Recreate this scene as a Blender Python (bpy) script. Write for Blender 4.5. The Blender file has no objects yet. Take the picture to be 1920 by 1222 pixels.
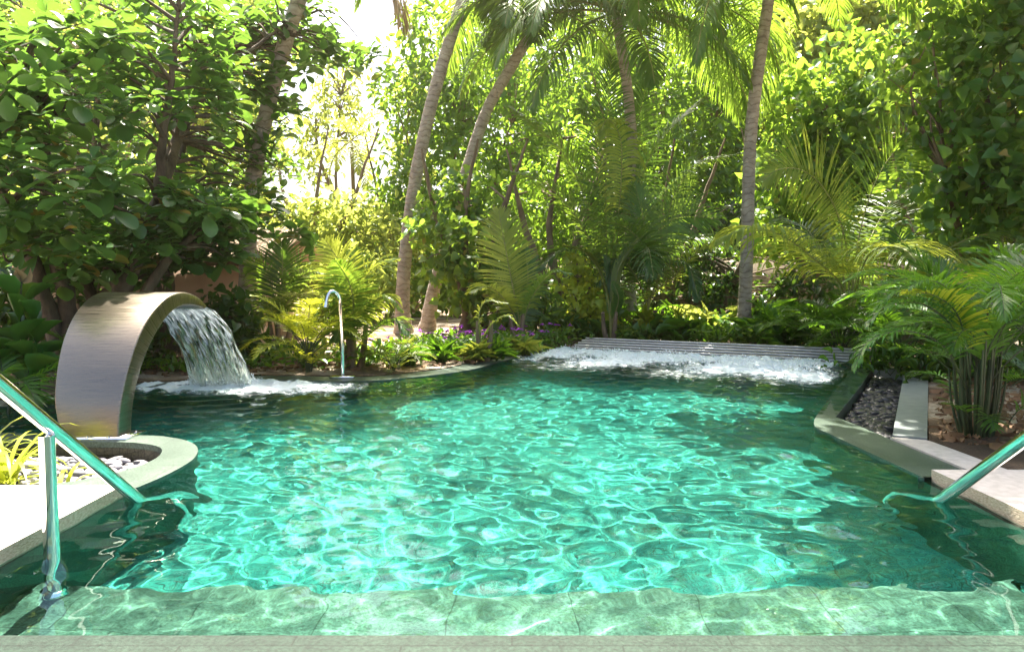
import bpy, bmesh, math, random
import numpy as np
from mathutils import Vector, Matrix
R = math.radians
sc = bpy.context.scene
COL = sc.collection

# ---------------------------------------------------------------- camera
F = 1280.0; CAMZ = 1.0; PITCH = R(3.89)
cam = bpy.data.objects.new('camera', bpy.data.cameras.new('camera'))
COL.objects.link(cam); sc.camera = cam
cam.location = (0, 0, CAMZ); cam.rotation_euler = (R(90) - PITCH, 0, 0)
cam.data.sensor_width = 36; cam.data.lens = 24; cam.data.clip_start = .05; cam.data.clip_end = 2000
# ---------------------------------------------------------------- sky, sun, exposure
SUN_EL, SUN_AZ = R(62), R(-7)        # azimuth from +Y, negative is towards -X
world = bpy.data.worlds.new('World'); sc.world = world; world.use_nodes = True
wn = world.node_tree; bg = wn.nodes['Background']
sky = wn.nodes.new('ShaderNodeTexSky'); sky.sky_type = 'NISHITA'; sky.sun_disc = False
sky.sun_elevation = SUN_EL; sky.sun_rotation = SUN_AZ
sky.dust_density = 6.0; sky.air_density = 1.0; sky.ozone_density = .6
wn.links.new(sky.outputs[0], bg.inputs[0]); bg.inputs[1].default_value = .075
sl = bpy.data.lights.new('sun', 'SUN'); sun = bpy.data.objects.new('sun', sl); COL.objects.link(sun)
sl.energy = 5.0; sl.angle = R(.5); sl.color = (1, .93, .80)
sd = Vector((math.sin(SUN_AZ) * math.cos(SUN_EL), math.cos(SUN_AZ) * math.cos(SUN_EL), math.sin(SUN_EL)))
sun.rotation_euler = sd.to_track_quat('Z', 'Y').to_euler(); sun.location = sd * 40
sl.cycles.is_caustics_light = True
vs = sc.view_settings
vs.view_transform = 'Standard'; vs.look = 'None'; vs.gamma = 1; vs.exposure = 2.45
cy = sc.cycles
cy.use_denoising = True; cy.max_bounces = 10; cy.diffuse_bounces = 3; cy.glossy_bounces = 4
cy.transmission_bounces = 8; cy.transparent_max_bounces = 24; cy.sample_clamp_indirect = 4
cy.caustics_refractive = True; cy.caustics_reflective = False; cy.blur_glossy = .2

# ---------------------------------------------------------------- helpers
def at(px, py, D):
    a, b = (px - 960) / F, (611 - py) / F
    c, s = math.cos(PITCH), math.sin(PITCH)
    k = D / (c + b * s)
    return Vector((a * k, D, CAMZ + (b * c - s) * k))
def gp(px, py, z=0.0):
    a, b = (px - 960) / F, (611 - py) / F
    c, s = math.cos(PITCH), math.sin(PITCH)
    k = (z - CAMZ) / (b * c - s)
    return Vector((a * k, k * (c + b * s), z))
def tag(o, label=None, cat=None, group=None, kind=None):
    if label: o['label'] = label
    if cat: o['category'] = cat
    if group: o['group'] = group
    if kind: o['kind'] = kind
    return o
def empty(name, loc, label=None, cat=None, group=None, rz=0):
    o = bpy.data.objects.new(name, None); COL.objects.link(o)
    o.location = loc; o.rotation_euler.z = rz; o.empty_display_size = .1
    return tag(o, label, cat, group)
def link(name, me, mat=None, parent=None, loc=None):
    o = bpy.data.objects.new(name, me); COL.objects.link(o)
    if mat is not None and not me.materials: me.materials.append(mat)
    if parent: o.parent = parent
    if loc is not None: o.location = loc
    return o
def mesh(V, faces, smooth=False, uv=None):
    """V (n,3); faces: list of int arrays (m,3) or (m,4)"""
    me = bpy.data.meshes.new('m'); V = np.asarray(V, 'f')
    faces = [np.asarray(f, 'i') for f in (faces if isinstance(faces, list) else [faces]) if len(f)]
    lt = np.concatenate([np.full(len(f), f.shape[1], 'i') for f in faces])
    lv = np.concatenate([f.ravel() for f in faces])
    me.vertices.add(len(V)); me.vertices.foreach_set('co', V.ravel())
    me.loops.add(len(lv)); me.loops.foreach_set('vertex_index', lv)
    ls = np.concatenate([[0], np.cumsum(lt)[:-1]]).astype('i')
    me.polygons.add(len(lt)); me.polygons.foreach_set('loop_start', ls); me.polygons.foreach_set('loop_total', lt)
    if smooth: me.polygons.foreach_set('use_smooth', np.ones(len(lt), bool))
    if uv is not None:
        ul = me.uv_layers.new(name='uv'); ul.data.foreach_set('uv', np.asarray(uv, 'f')[lv].ravel())
    me.update(calc_edges=True)
    return me
class MB:
    def __init__(s): s.V = []; s.Q = []; s.T = []; s.n = 0
    def add(s, V, Q=None, T=None):
        V = np.asarray(V, float).reshape(-1, 3)
        if Q is not None and len(Q): s.Q.append(np.asarray(Q, int) + s.n)
        if T is not None and len(T): s.T.append(np.asarray(T, int) + s.n)
        s.V.append(V); s.n += len(V)
    def box(s, lo, hi):
        x0, y0, z0 = lo; x1, y1, z1 = hi
        s.add([(x0,y0,z0),(x1,y0,z0),(x1,y1,z0),(x0,y1,z0),(x0,y0,z1),(x1,y0,z1),(x1,y1,z1),(x0,y1,z1)],
              [(0,3,2,1),(4,5,6,7),(0,1,5,4),(1,2,6,5),(2,3,7,6),(3,0,4,7)])
    def tube(s, pts, rad, n=8, cap=True, wob=0, rng=None):
        P = np.array([tuple(p) for p in pts], float); m = len(P)
        r = np.full(m, rad, float) if np.isscalar(rad) else np.asarray(rad, float)
        T = np.gradient(P, axis=0); T /= np.linalg.norm(T, axis=1)[:, None] + 1e-9
        up = np.array([0, 0, 1.]) if abs(T[0][2]) < .9 else np.array([0, 1., 0])
        A = np.zeros_like(P); a = np.cross(T[0], up); a /= np.linalg.norm(a)
        for i in range(m):
            a = a - T[i] * a.dot(T[i]); a /= np.linalg.norm(a) + 1e-9; A[i] = a
        B = np.cross(T, A)
        th = np.linspace(0, 2 * np.pi, n, endpoint=False)
        rr = r[:, None] * (1 + (rng.normal(0, wob, (m, n)) if wob else 0))
        V = P[:, None] + rr[..., None] * (np.cos(th)[None, :, None] * A[:, None] + np.sin(th)[None, :, None] * B[:, None])
        i = np.arange(m - 1)[:, None] * n; j = np.arange(n)[None]; k = (j + 1) % n
        Q = np.stack([i + j, i + k, i + n + k, i + n + j], -1).reshape(-1, 4)
        s.add(V.reshape(-1, 3), Q)
        if cap:
            for e, fl in ((0, 1), (m - 1, 0)):
                idx = np.arange(n) + e * n
                c = np.vstack([V[e], P[e][None]])
                tt = [((q + 1) % n, q, n) if fl else (q, (q + 1) % n, n) for q in range(n)]
                s.add(c, None, tt)
    def build(s, name, mat, parent=None, smooth=False, loc=None):
        me = mesh(np.vstack(s.V), [f for f in ([np.vstack(s.Q)] if s.Q else []) + ([np.vstack(s.T)] if s.T else [])], smooth)
        o = link(name, me, mat, parent)
        if loc is not None: o.location = loc
        return o
def smooth_pts(pts, n=6):
    """Catmull-Rom through pts"""
    P = [np.array(tuple(p), float) for p in pts]; P = [2 * P[0] - P[1]] + P + [2 * P[-1] - P[-2]]
    out = []
    for i in range(1, len(P) - 2):
        for t in np.linspace(0, 1, n, endpoint=False):
            a, b, c, d = P[i-1], P[i], P[i+1], P[i+2]
            out.append(.5 * ((2*b) + (c-a)*t + (2*a-5*b+4*c-d)*t*t + (3*b-a-3*c+d)*t**3))
    out.append(P[-2]); return np.array(out)

# ---- materials
def newmat(name):
    m = bpy.data.materials.new(name); m.use_nodes = True
    nt = m.node_tree; return m, nt, nt.nodes['Principled BSDF']
def N(nt, t, **kw):
    n = nt.nodes.new('ShaderNode' + t)
    for k, v in kw.items():
        if k in n.inputs: n.inputs[k].default_value = v
        else: setattr(n, k, v)
    return n
def noise(nt, scale, detail=4, rough=.55, vec=None, coord='Object', stretch=None):
    n = N(nt, 'TexNoise'); n.inputs['Scale'].default_value = scale; n.inputs['Detail'].default_value = detail
    n.inputs['Roughness'].default_value = rough
    if vec is None:
        tc = N(nt, 'TexCoord'); vec = tc.outputs[coord]
    if stretch:
        mp = N(nt, 'Mapping'); mp.inputs['Scale'].default_value = stretch
        nt.links.new(vec, mp.inputs[0]); vec = mp.outputs[0]
    nt.links.new(vec, n.inputs['Vector']); return n
def ramp(nt, fac, stops):
    r = N(nt, 'ValToRGB'); e = r.color_ramp.elements
    while len(e) < len(stops): e.new(.5)
    for q, (p, c) in zip(e, stops): q.position = p; q.color = (*c, 1) if len(c) == 3 else c
    nt.links.new(fac, r.inputs[0]); return r
def bump(nt, h, strength=.3, dist=.02, to=None):
    b = N(nt, 'Bump'); b.inputs['Strength'].default_value = strength; b.inputs['Distance'].default_value = dist
    nt.links.new(h, b.inputs['Height'])
    if to: nt.links.new(b.outputs[0], to.inputs['Normal'])
    return b
def simple(name, c1, c2, scale=8, rough=.7, bstr=.3, bdist=.01, detail=6, stretch=None, metallic=0, spec=.5, lo=.3, hi=.7):
    m, nt, p = newmat(name)
    n = noise(nt, scale, detail, stretch=stretch)
    r = ramp(nt, n.outputs[0], [(lo, c1), (hi, c2)])
    nt.links.new(r.outputs[0], p.inputs['Base Color'])
    p.inputs['Roughness'].default_value = rough; p.inputs['Metallic'].default_value = metallic
    p.inputs['Specular IOR Level'].default_value = spec
    if bstr: bump(nt, n.outputs[0], bstr, bdist, p)
    return m
def leafmat(name, top, young, trans, gloss=.35, tw=.45, dead=None, deadp=0, spec=.5):
    """leaf: diffuse + gloss coat over translucency, colour varies leaf to leaf"""
    m, nt, p = newmat(name); L = nt.links
    g = N(nt, 'NewGeometry')
    st = [(0, top), (.55, tuple((a + b) / 2 for a, b in zip(top, young))), (.97, young)]
    if dead: st = [(0, top), (.6, tuple((a + b) / 2 for a, b in zip(top, young))), (1 - deadp - .02, young), (1 - deadp, dead)]
    r = ramp(nt, g.outputs['Random Per Island'], st)
    n = noise(nt, 1.3, 2)
    hs = N(nt, 'HueSaturation'); L.new(r.outputs[0], hs.inputs['Color'])
    mr = N(nt, 'MapRange'); L.new(n.outputs[0], mr.inputs[0]); mr.inputs[3].default_value = .6; mr.inputs[4].default_value = 1.4
    L.new(mr.outputs[0], hs.inputs['Value'])
    L.new(hs.outputs[0], p.inputs['Base Color']); p.inputs['Roughness'].default_value = gloss
    p.inputs['Specular IOR Level'].default_value = spec
    tr = N(nt, 'BsdfTranslucent')
    hs2 = N(nt, 'MixRGB'); hs2.blend_type = 'MIX'; hs2.inputs[0].default_value = .8; hs2.inputs[2].default_value = (*trans, 1)
    L.new(hs.outputs[0], hs2.inputs[1]); L.new(hs2.outputs[0], tr.inputs[0])
    mx = N(nt, 'MixShader'); mx.inputs[0].default_value = tw
    L.new(p.outputs[0], mx.inputs[1]); L.new(tr.outputs[0], mx.inputs[2])
    L.new(mx.outputs[0], nt.nodes['Material Output'].inputs[0])
    return m

# ---------------------------------------------------------------- pool
M = {}
def stone_mat(name, c1, c2, c3, tile=.3, grout=(.1,.16,.13), rough=.45, b=.35):
    m, nt, p = newmat(name); L = nt.links
    tc = N(nt, 'TexCoord')
    br = N(nt, 'TexBrick'); br.offset = .5
    br.inputs['Scale'].default_value = 1; br.inputs['Brick Width'].default_value = tile * 1.0; br.inputs['Row Height'].default_value = tile
    br.inputs['Mortar Size'].default_value = .0025; br.inputs['Color1'].default_value = (.75,.75,.75,1); br.inputs['Color2'].default_value = (1,1,1,1)
    br.inputs['Mortar'].default_value = (.35,.35,.35,1)
    sep = N(nt, 'SeparateXYZ'); cmb = N(nt, 'CombineXYZ'); L.new(tc.outputs['Object'], sep.inputs[0])
    ad = N(nt, 'Math', operation='ADD'); L.new(sep.outputs[1], ad.inputs[0]); L.new(sep.outputs[2], ad.inputs[1])
    L.new(sep.outputs[0], cmb.inputs[0]); L.new(ad.outputs[0], cmb.inputs[1]); L.new(cmb.outputs[0], br.inputs['Vector'])
    n1 = noise(nt, 3, 6, .6); n2 = noise(nt, 85, 6, .75)
    r = ramp(nt, n1.outputs[0], [(.3, c1), (.55, c2), (.75, c3)])
    mu = N(nt, 'MixRGB'); mu.blend_type = 'MULTIPLY'; mu.inputs[0].default_value = 1
    L.new(r.outputs[0], mu.inputs[1]); L.new(br.outputs[0], mu.inputs[2])
    r2 = ramp(nt, n2.outputs[0], [(.36, (.35,.38,.36)), (.62, (1.4,1.4,1.4))])
    mu2 = N(nt, 'MixRGB'); mu2.blend_type = 'MULTIPLY'; mu2.inputs[0].default_value = 1
    L.new(mu.outputs[0], mu2.inputs[1]); L.new(r2.outputs[0], mu2.inputs[2])
    L.new(mu2.outputs[0], p.inputs['Base Color']); p.inputs['Roughness'].default_value = rough
    bump(nt, n2.outputs[0], b, .004, p)
    return m
M['pool_deep'] = stone_mat('turquoise stone of the pool floor', (.013,.185,.150), (.022,.25,.205), (.042,.33,.272), tile=.3, rough=.8)
M['pool_wall'] = stone_mat('green stone of the pool walls', (.03,.13,.09), (.05,.20,.14), (.09,.28,.19), tile=.15, rough=.7)
M['coping'] = stone_mat('wet grey green stone', (.055,.085,.065), (.085,.12,.095), (.13,.17,.135), tile=.6, rough=.35, b=.5)
M['step'] = stone_mat('green stone of the step', (.06,.12,.09), (.10,.18,.135), (.16,.25,.195), tile=.45, rough=.6, b=.5)
M['deck'] = simple('pale stone deck', (.45,.42,.37), (.60,.56,.51), scale=25, rough=.75, bstr=.25, bdist=.003, detail=8)
M['fascia'] = simple('rough sandstone edge', (.42,.30,.20), (.72,.60,.46), scale=60, rough=.9, bstr=.8, bdist=.006, detail=8, stretch=(1,1,3))
M['slab'] = simple('smooth grey stone band', (.17,.20,.20), (.25,.28,.28), scale=12, rough=.45, bstr=.2, bdist=.002, detail=8)
M['tile'] = stone_mat('dark brown mosaic tile', (.05,.045,.03), (.08,.07,.045), (.13,.11,.07), tile=.05, rough=.4)

inner = [(-1.80,1.85),(2.07,1.85),(2.06,3.35),(2.04,4.3),(2.08,4.65),(2.55,5.5),(3.16,6.53),(3.86,7.7),(4.02,8.12)]
backl = [(.74,9.8)] + [tuple(gp(*q).xy) for q in ((1045,660),(950,676),(880,695),(743,712),(640,716),(464,714),(333,724),(252,729),(103,754),(34,763))] + [(-5.4,5.2),(-5.4,4.40)]
pen = [(-4.4,4.38),(-3.3,4.36),(-2.38,4.30),(-2.15,4.24),(-1.97,4.12),(-1.84,3.94),(-1.76,3.69),(-1.76,3.4),(-1.80,3.16)]
def crom(pts, n): return [tuple(p[:2]) for p in smooth_pts([(x, y, 0) for x, y in pts], n)]
inner_s = inner[:4] + crom(inner[3:], 5)[1:]
backl_s = crom(backl[:-1], 5) + [backl[-1]]
pen_s = crom(pen, 5)
POOL = inner_s + backl_s + pen_s                      # water's deep edge, counter-clockwise
def fill(loops, z, mat, name, parent=None, smooth=False):
    """flat face with holes"""
    bm = bmesh.new(); es = []
    for lp in loops:
        vs_ = [bm.verts.new((x, y, z if np.isscalar(z) else z(x, y))) for x, y in lp]
        for i in range(len(vs_)): es.append(bm.edges.new((vs_[i], vs_[(i+1) % len(vs_)])))
    bmesh.ops.triangle_fill(bm, edges=es, use_beauty=True, use_dissolve=False)
    bmesh.ops.recalc_face_normals(bm, faces=bm.faces)
    me = bpy.data.meshes.new(name); bm.to_mesh(me); bm.free()
    if len(me.polygons) and me.polygons[0].normal.z < 0: me.flip_normals()
    return link(name, me, mat, parent)
def wallstrip(mb, lp, z0, z1, closed=True):
    P = np.array(lp); n = len(P); z0 = np.broadcast_to(z0, n); z1 = np.broadcast_to(z1, n)
    V = np.vstack([np.c_[P, z0], np.c_[P, z1]]); m = n if closed else n - 1
    i = np.arange(m); j = (i + 1) % n
    mb.add(V, np.stack([i, j, j + n, i + n], 1))
def prism(mb, lp, z0, z1):
    """convex-ish polygon slab with side walls, top as fan"""
    wallstrip(mb, lp, z0, z1)
def inpoly(x, y, lp):
    P = np.array(lp); c = np.zeros(np.shape(x), bool)
    for (x0, y0), (x1, y1) in zip(P, np.roll(P, -1, 0)):
        with np.errstate(divide='ignore', invalid='ignore'):
            c ^= ((y0 > y) != (y1 > y)) & (x < (x1 - x0) * (y - y0) / (y1 - y0) + x0)
    return c
DEPTH = -.85
pf = fill([POOL], DEPTH, M['pool_deep'], 'pool_floor'); tag(pf, kind='structure'); pf.cycles.is_caustics_receiver = True
mb = MB(); wallstrip(mb, POOL[::-1], DEPTH, -.02)
pw = mb.build('pool_wall', M['pool_wall']); tag(pw, kind='structure'); pw.cycles.is_caustics_receiver = True
# submerged entry step
mb = MB(); mb.box((-1.795, 1.855, DEPTH + .004), (2.065, 2.52, -.42))
st = mb.build('pool_step', M['step']); tag(st, kind='structure'); st.cycles.is_caustics_receiver = True

# wave field: height(x, y)
rng = np.random.default_rng(5)
def waves(x, y):
    g = np.random.default_rng(11); h = np.zeros_like(x)
    x0, y0 = x, y
    x = x0 + .14*np.sin(1.5*y0+.6) + .03*np.sin(4.3*y0+1.3*x0); y = y0 + .12*np.sin(1.4*x0+2.1) + .03*np.sin(4.2*x0-1.7*y0)
    md = 1 + .30*np.sin(1.35*x0+.8*y0+1)*np.sin(1.1*y0-.5*x0+.4) + .15*np.sin(3.1*x0-2.2*y0)
    for lam, amp, n in ((.48,.0030,9),(.235,.0040,18),(.145,.0015,18),(.085,.0004,14),(.055,.00015,10)):
        for _ in range(n):
            th = g.uniform(0, 2*np.pi); l = lam * g.uniform(.8, 1.25); k = 2*np.pi / l; ph = g.uniform(0, 2*np.pi)
            a = amp / math.sqrt(n) * WAVE
            if lam < .3: a = a * (md if lam > .12 else 2.4 - 1.3*md)
            h += a * np.sin(k*(math.cos(th)*x + math.sin(th)*y) + ph)
    x, y = x0, y0
    # radiating rings from the falling water
    cx, cy_ = -2.7, 6.25; r = np.hypot(x - cx, y - cy_)
    h += .012 * np.exp(-((r - .45) / .8)**2) * np.sin(2*np.pi*r/.23) * (r > .05)
    # stirred water over the jets
    bx = spa(x, y)
    g = np.random.default_rng(3)
    for lam, amp, n in ((.5,.016,10),(.22,.012,14),(.11,.006,14)):
        for _ in range(n):
            th = g.uniform(0, 2*np.pi); k = 2*np.pi/(lam*g.uniform(.7,1.3)); ph = g.uniform(0, 2*np.pi)
            h += bx * amp/math.sqrt(n) * np.sin(k*(math.cos(th)*x+math.sin(th)*y)+ph)
    return h
WAVE = .85
def spa(x, y):
    # distance from the bench front line (.74,9.8)-(4.02,8.12)
    ax, ay, bx_, by_ = .74, 9.8, 4.02, 8.12; L = math.hypot(bx_-ax, by_-ay)
    tx, ty = (bx_-ax)/L, (by_-ay)/L; u = ((x-ax)*tx + (y-ay)*ty)/L; v = (x-ax)*ty - (y-ay)*tx
    return np.exp(-np.maximum(v - 1.1, 0)**2/.25) * np.clip((u + .18)/.15, 0, 1) * np.clip((1.12 - u)/.12, 0, 1) * (v > -.3)
ys = [1.80]
while ys[-1] < 10.2: ys.append(ys[-1] + max(.012, .0035 * ys[-1]**1.0 if ys[-1] > 3.4 else .012))
ys = np.array(ys); xs = np.arange(-5.5, 4.6, .014)
X, Y = np.meshgrid(xs, ys); Z = waves(X, Y)
nx = len(xs); idx = np.arange(X.size).reshape(X.shape)
cxm = (X[:-1, :-1] + X[1:, 1:]) / 2; cym = (Y[:-1, :-1] + Y[1:, 1:]) / 2
def offset(lp, d):
    P = np.array(lp); a = np.roll(P, 1, 0); b = np.roll(P, -1, 0); t = b - a; t /= np.linalg.norm(t, axis=1)[:, None] + 1e-9
    return [tuple(q) for q in P + np.c_[t[:, 1], -t[:, 0]] * d]
WET = offset(POOL, .03)
COPF = [(2.35,4.9-.55),(2.34,4.9),(2.8,5.62),(3.4,6.57),(4.01,7.57),(4.30,8.0),(4.2,8.3),(.7,10.1)]
WATER = list(WET)
keep = inpoly(cxm, cym, WATER) | inpoly(cxm, cym, [(2.0,4.0)] + COPF[:7] + [(3.9,8.3),(3.0,6.5)])
h_edge = np.clip((Y - 1.85)/.25, .35, 1); Z *= h_edge
Q = np.stack([idx[:-1, :-1], idx[:-1, 1:], idx[1:, 1:], idx[1:, :-1]], -1)[keep]
V = np.c_[X.ravel(), Y.ravel(), Z.ravel()]
used = np.unique(Q); mp_ = np.full(len(V), -1); mp_[used] = np.arange(len(used))
wm, nt, p = newmat('clear pool water')
nt.nodes.remove(p)
gl = N(nt, 'BsdfGlass', IOR=1.33); gl.inputs['Roughness'].default_value = 0; gl.inputs['Color'].default_value = (.80, 1.0, .965, 1)
nt.links.new(gl.outputs[0], nt.nodes['Material Output'].inputs[0])
water = link('water', mesh(V[used], mp_[Q], smooth=True), wm); tag(water, kind='structure')
water.cycles.is_caustics_caster = True
# ---------------------------------------------------------------- stone edges, decks and ground
def slab(name, loops, z0, z1, mat, side=None):
    """flat stone: top with holes and side faces down to z0"""
    o = fill(loops, z1, mat, name); me = o.data
    bm = bmesh.new(); bm.from_mesh(me)
    for lp in loops:
        if len(lp) > 2:
            a = [bm.verts.new((x, y, (z1 if np.isscalar(z1) else z1(x, y)))) for x, y in lp]
            b = [bm.verts.new((x, y, z0)) for x, y in lp]
            for i in range(len(lp)):
                j = (i + 1) % len(lp); f = bm.faces.new((a[i], b[i], b[j], a[j]))
                if side: f.material_index = 1
    bmesh.ops.remove_doubles(bm, verts=bm.verts, dist=1e-5)
    bm.to_mesh(me); bm.free()
    if side: me.materials.append(side)
    return o
hole = [(-7,3.17),(-3.2,3.17)] + crom([(-2.45,3.19),(-2.18,3.29),(-2.02,3.5),(-1.98,3.74),(-2.08,3.98),(-2.3,4.1),(-2.6,4.13)], 4) + [(-3.4,4.15),(-7,4.15)]
M['wet'] = stone_mat('wet green stone', (.012,.028,.019), (.02,.042,.029), (.04,.066,.048), tile=.6, rough=.55, b=.6)
M['wet'].node_tree.nodes['Principled BSDF'].inputs['Specular IOR Level'].default_value = .2
nearc = slab('near_coping', [[(-1.795,-3.0),(2.095,-3.0),(2.095,1.845),(-1.795,1.845)]], -.3, .009, M['wet'])
tag(nearc, kind='structure')
penc = slab('planter_coping', [[(-7,3.11)] + [(-1.8,3.11)] + pen_s[::-1] + [(-7,4.42)], hole], -.03, .010, M['coping'])
tag(penc, kind='structure')
mb = MB(); wallstrip(mb, [(x, y) for x, y in hole], -.16, -.025)
pin = mb.build('planter_wall', M['tile']); tag(pin, kind='structure')
pb = fill([hole], -.15, simple('dark wet soil', (.02,.015,.01), (.06,.045,.03), 20), 'planter_bed'); tag(pb, kind='structure')
ld = slab('deck_left', [[(-9,-3),(-1.80,-3),(-1.80,3.10),(-9,3.10)]], -.035, .052, M['deck'], M['fascia']); tag(ld, kind='structure')
rd = slab('deck_right', [[(2.10,-3),(9,-3),(9,2.6),(3.4,3.36),(2.10,3.36)]], -.035, .052, M['deck'], M['fascia']); tag(rd, kind='structure')
zf = lambda x, y: .012 if y < 4.7 else (.012 - .026 * min(1, (y - 4.7) / .9))
rc = slab('right_coping', [[(2.04,3.37),(2.35,3.37),(2.35,4.2),(2.35,4.6),(2.352,4.9),(2.8,5.62),(3.4,6.57),(4.01,7.57),(4.30,8.0),(4.2,8.3),(4.02,8.12)] + inner_s[::-1][1:-2]], -.16, zf, M['coping'])
tag(rc, kind='structure')
ps = slab('pale_kerb', [[(2.353,3.37),(2.56,3.37),(2.55,3.9),(2.54,4.10),(2.53,4.12),(2.37,4.195),(2.353,4.195)]], -.03, .022, M['deck']); tag(ps, kind='structure')
bd = slab('grey_kerb', [[(2.372,4.2),(2.54,4.12),(4.36,7.1),(4.37,7.25),(4.28,7.42),(4.05,7.6),(4.19,7.24)]], -.16, .032, M['slab']); tag(bd, kind='structure')
tb = fill([[(2.3,4.1),(4.3,7.2),(4.1,7.7),(2.3,5.0)]], -.13, pb.data.materials[0], 'trench_bed'); tag(tb, kind='structure')
bo = [tuple(q) for q in offset(backl_s, .30)]
bo[0] = (.95, 10.1); bo[-2] = (-5.7, 5.45); bo[-1] = (-5.7, 4.42)
bc = slab('back_coping', [backl_s + bo[::-1]], -.06, .010, M['coping']); tag(bc, kind='structure')

def groundmat():
    m, nt, p = newmat('sandy soil'); L = nt.links
    n1 = noise(nt, .9, 6, .65); n2 = noise(nt, 45, 6, .7)
    a = ramp(nt, n1.outputs[0], [(.38, (.07,.045,.025)), (.5, (.22,.15,.09)), (.60, (.55,.47,.38))])
    b = ramp(nt, n2.outputs[0], [(.3, (.45,.45,.45)), (.7, (1.25,1.2,1.15))])
    mu = N(nt, 'MixRGB'); mu.blend_type = 'MULTIPLY'; mu.inputs[0].default_value = 1
    L.new(a.outputs[0], mu.inputs[1]); L.new(b.outputs[0], mu.inputs[2]); L.new(mu.outputs[0], p.inputs['Base Color'])
    p.inputs['Roughness'].default_value = .95; bump(nt, n2.outputs[0], .8, .02, p); return m
H = [(-1.9,-2.9),(2.15,-2.9),(2.15,3.3),(2.555,3.35),(2.545,3.9),(2.545,4.11),(4.34,7.1),(4.35,7.25),(4.26,7.4),(4.04,7.58),(4.29,8.0),(4.3,8.2),(4.62,8.75),(1.05,10.6)] + bo[1:-1] + [(-5.7,3.0),(-1.9,3.0)]
gr = fill([[(-300,-60),(300,-60),(300,400),(-300,400)], H], .02, groundmat(), 'ground'); tag(gr, kind='structure')

# ---- pebbles: squashed smooth stones
def pebbles(name, poly, z, n, r0, r1, mat, seed, heap=.03):
    g = np.random.default_rng(seed); P = np.array(poly); lo, hi = P.min(0), P.max(0)
    x = g.uniform(lo[0], hi[0], n*4); y = g.uniform(lo[1], hi[1], n*4); k = inpoly(x, y, poly); x, y = x[k][:n], y[k][:n]
    bm = bmesh.new(); bmesh.ops.create_icosphere(bm, subdivisions=2, radius=1)
    T = np.array([v.co for v in bm.verts]); FT = np.array([[v.index for v in f.verts] for f in bm.faces]); bm.free()
    m = len(x); r = g.uniform(r0, r1, m); sc3 = np.c_[r, r*g.uniform(.6,.9,m), r*g.uniform(.35,.55,m)]
    a = g.uniform(0, 2*np.pi, m); tl = g.normal(0, .25, m); ca, sa, ct, st_ = np.cos(a), np.sin(a), np.cos(tl), np.sin(tl)
    V = T[None] * sc3[:, None]
    V += V * (.10*np.sin(T[None]@g.normal(0,2,(3,1)) + g.uniform(0,6,(m,1,1))))
    X1 = V[...,0]*ct[:,None] + V[...,2]*st_[:,None]; Z1 = -V[...,0]*st_[:,None] + V[...,2]*ct[:,None]
    W = np.stack([X1*ca[:,None]-V[...,1]*sa[:,None]+x[:,None], X1*sa[:,None]+V[...,1]*ca[:,None]+y[:,None], Z1+z+g.uniform(0,heap,m)[:,None]], -1)
    Fq = (FT[None] + (np.arange(m)*len(T))[:, None, None]).reshape(-1, 3)
    return link(name, mesh(W.reshape(-1,3), Fq, True), mat)
def pebmat(name, a, b, rough):
    m, nt, p = newmat(name); g = N(nt, 'NewGeometry'); r = ramp(nt, g.outputs['Random Per Island'], [(0, a), (1, b)])
    n = noise(nt, 40, 4); mu = N(nt, 'MixRGB'); mu.blend_type = 'MULTIPLY'; mu.inputs[0].default_value = .5
    nt.links.new(r.outputs[0], mu.inputs[1]); nt.links.new(n.outputs[0], mu.inputs[2]); nt.links.new(mu.outputs[0], p.inputs['Base Color'])
    p.inputs['Roughness'].default_value = rough; return m
tp = pebbles('black_pebbles', [(2.38,4.3),(4.17,7.2),(4.02,7.5),(2.38,4.88)], -.12, 2600, .025, .055, pebmat('black pebble', (.015,.015,.02), (.07,.07,.08), .35), 1, .045)
tag(tp, 'black polished pebbles filling the trench beside the pool', 'pebbles', kind='stuff')
pp = pebbles('grey_pebbles', [(-4.4,3.2),(-2.45,3.2),(-2.1,3.35),(-2.02,3.7),(-2.15,3.98),(-2.6,4.1),(-4.4,4.1)], -.13, 2300, .022, .05, pebmat('pale grey pebble', (.12,.12,.13), (.36,.34,.37), .6), 2, .05)
tag(pp, 'pale grey pebbles lying in the sunken planter', 'pebbles', kind='stuff')

# ---------------------------------------------------------------- steel things
def steel(name, rough, col=(.78,.77,.75), brushed=False):
    m, nt, p = newmat(name); p.inputs['Metallic'].default_value = 1; p.inputs['Base Color'].default_value = (*col, 1)
    p.inputs['Roughness'].default_value = rough
    if brushed:
        n = noise(nt, 4, 8, .7, coord='UV', stretch=(1, 60, 1)); r = ramp(nt, n.outputs[0], [(.3, (.20,)*3), (.7, (.42,)*3)])
        nt.links.new(r.outputs[0], p.inputs['Roughness']); bump(nt, n.outputs[0], .12, .002, p)
        r2 = ramp(nt, n.outputs[0], [(.3, tuple(c*.86 for c in col)), (.7, col)]); nt.links.new(r2.outputs[0], p.inputs['Base Color'])
    return m
M['chrome'] = steel('polished steel', .06, (.9,.9,.9)); M['brushed'] = steel('brushed steel', .3, (.30,.255,.205), True)

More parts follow.
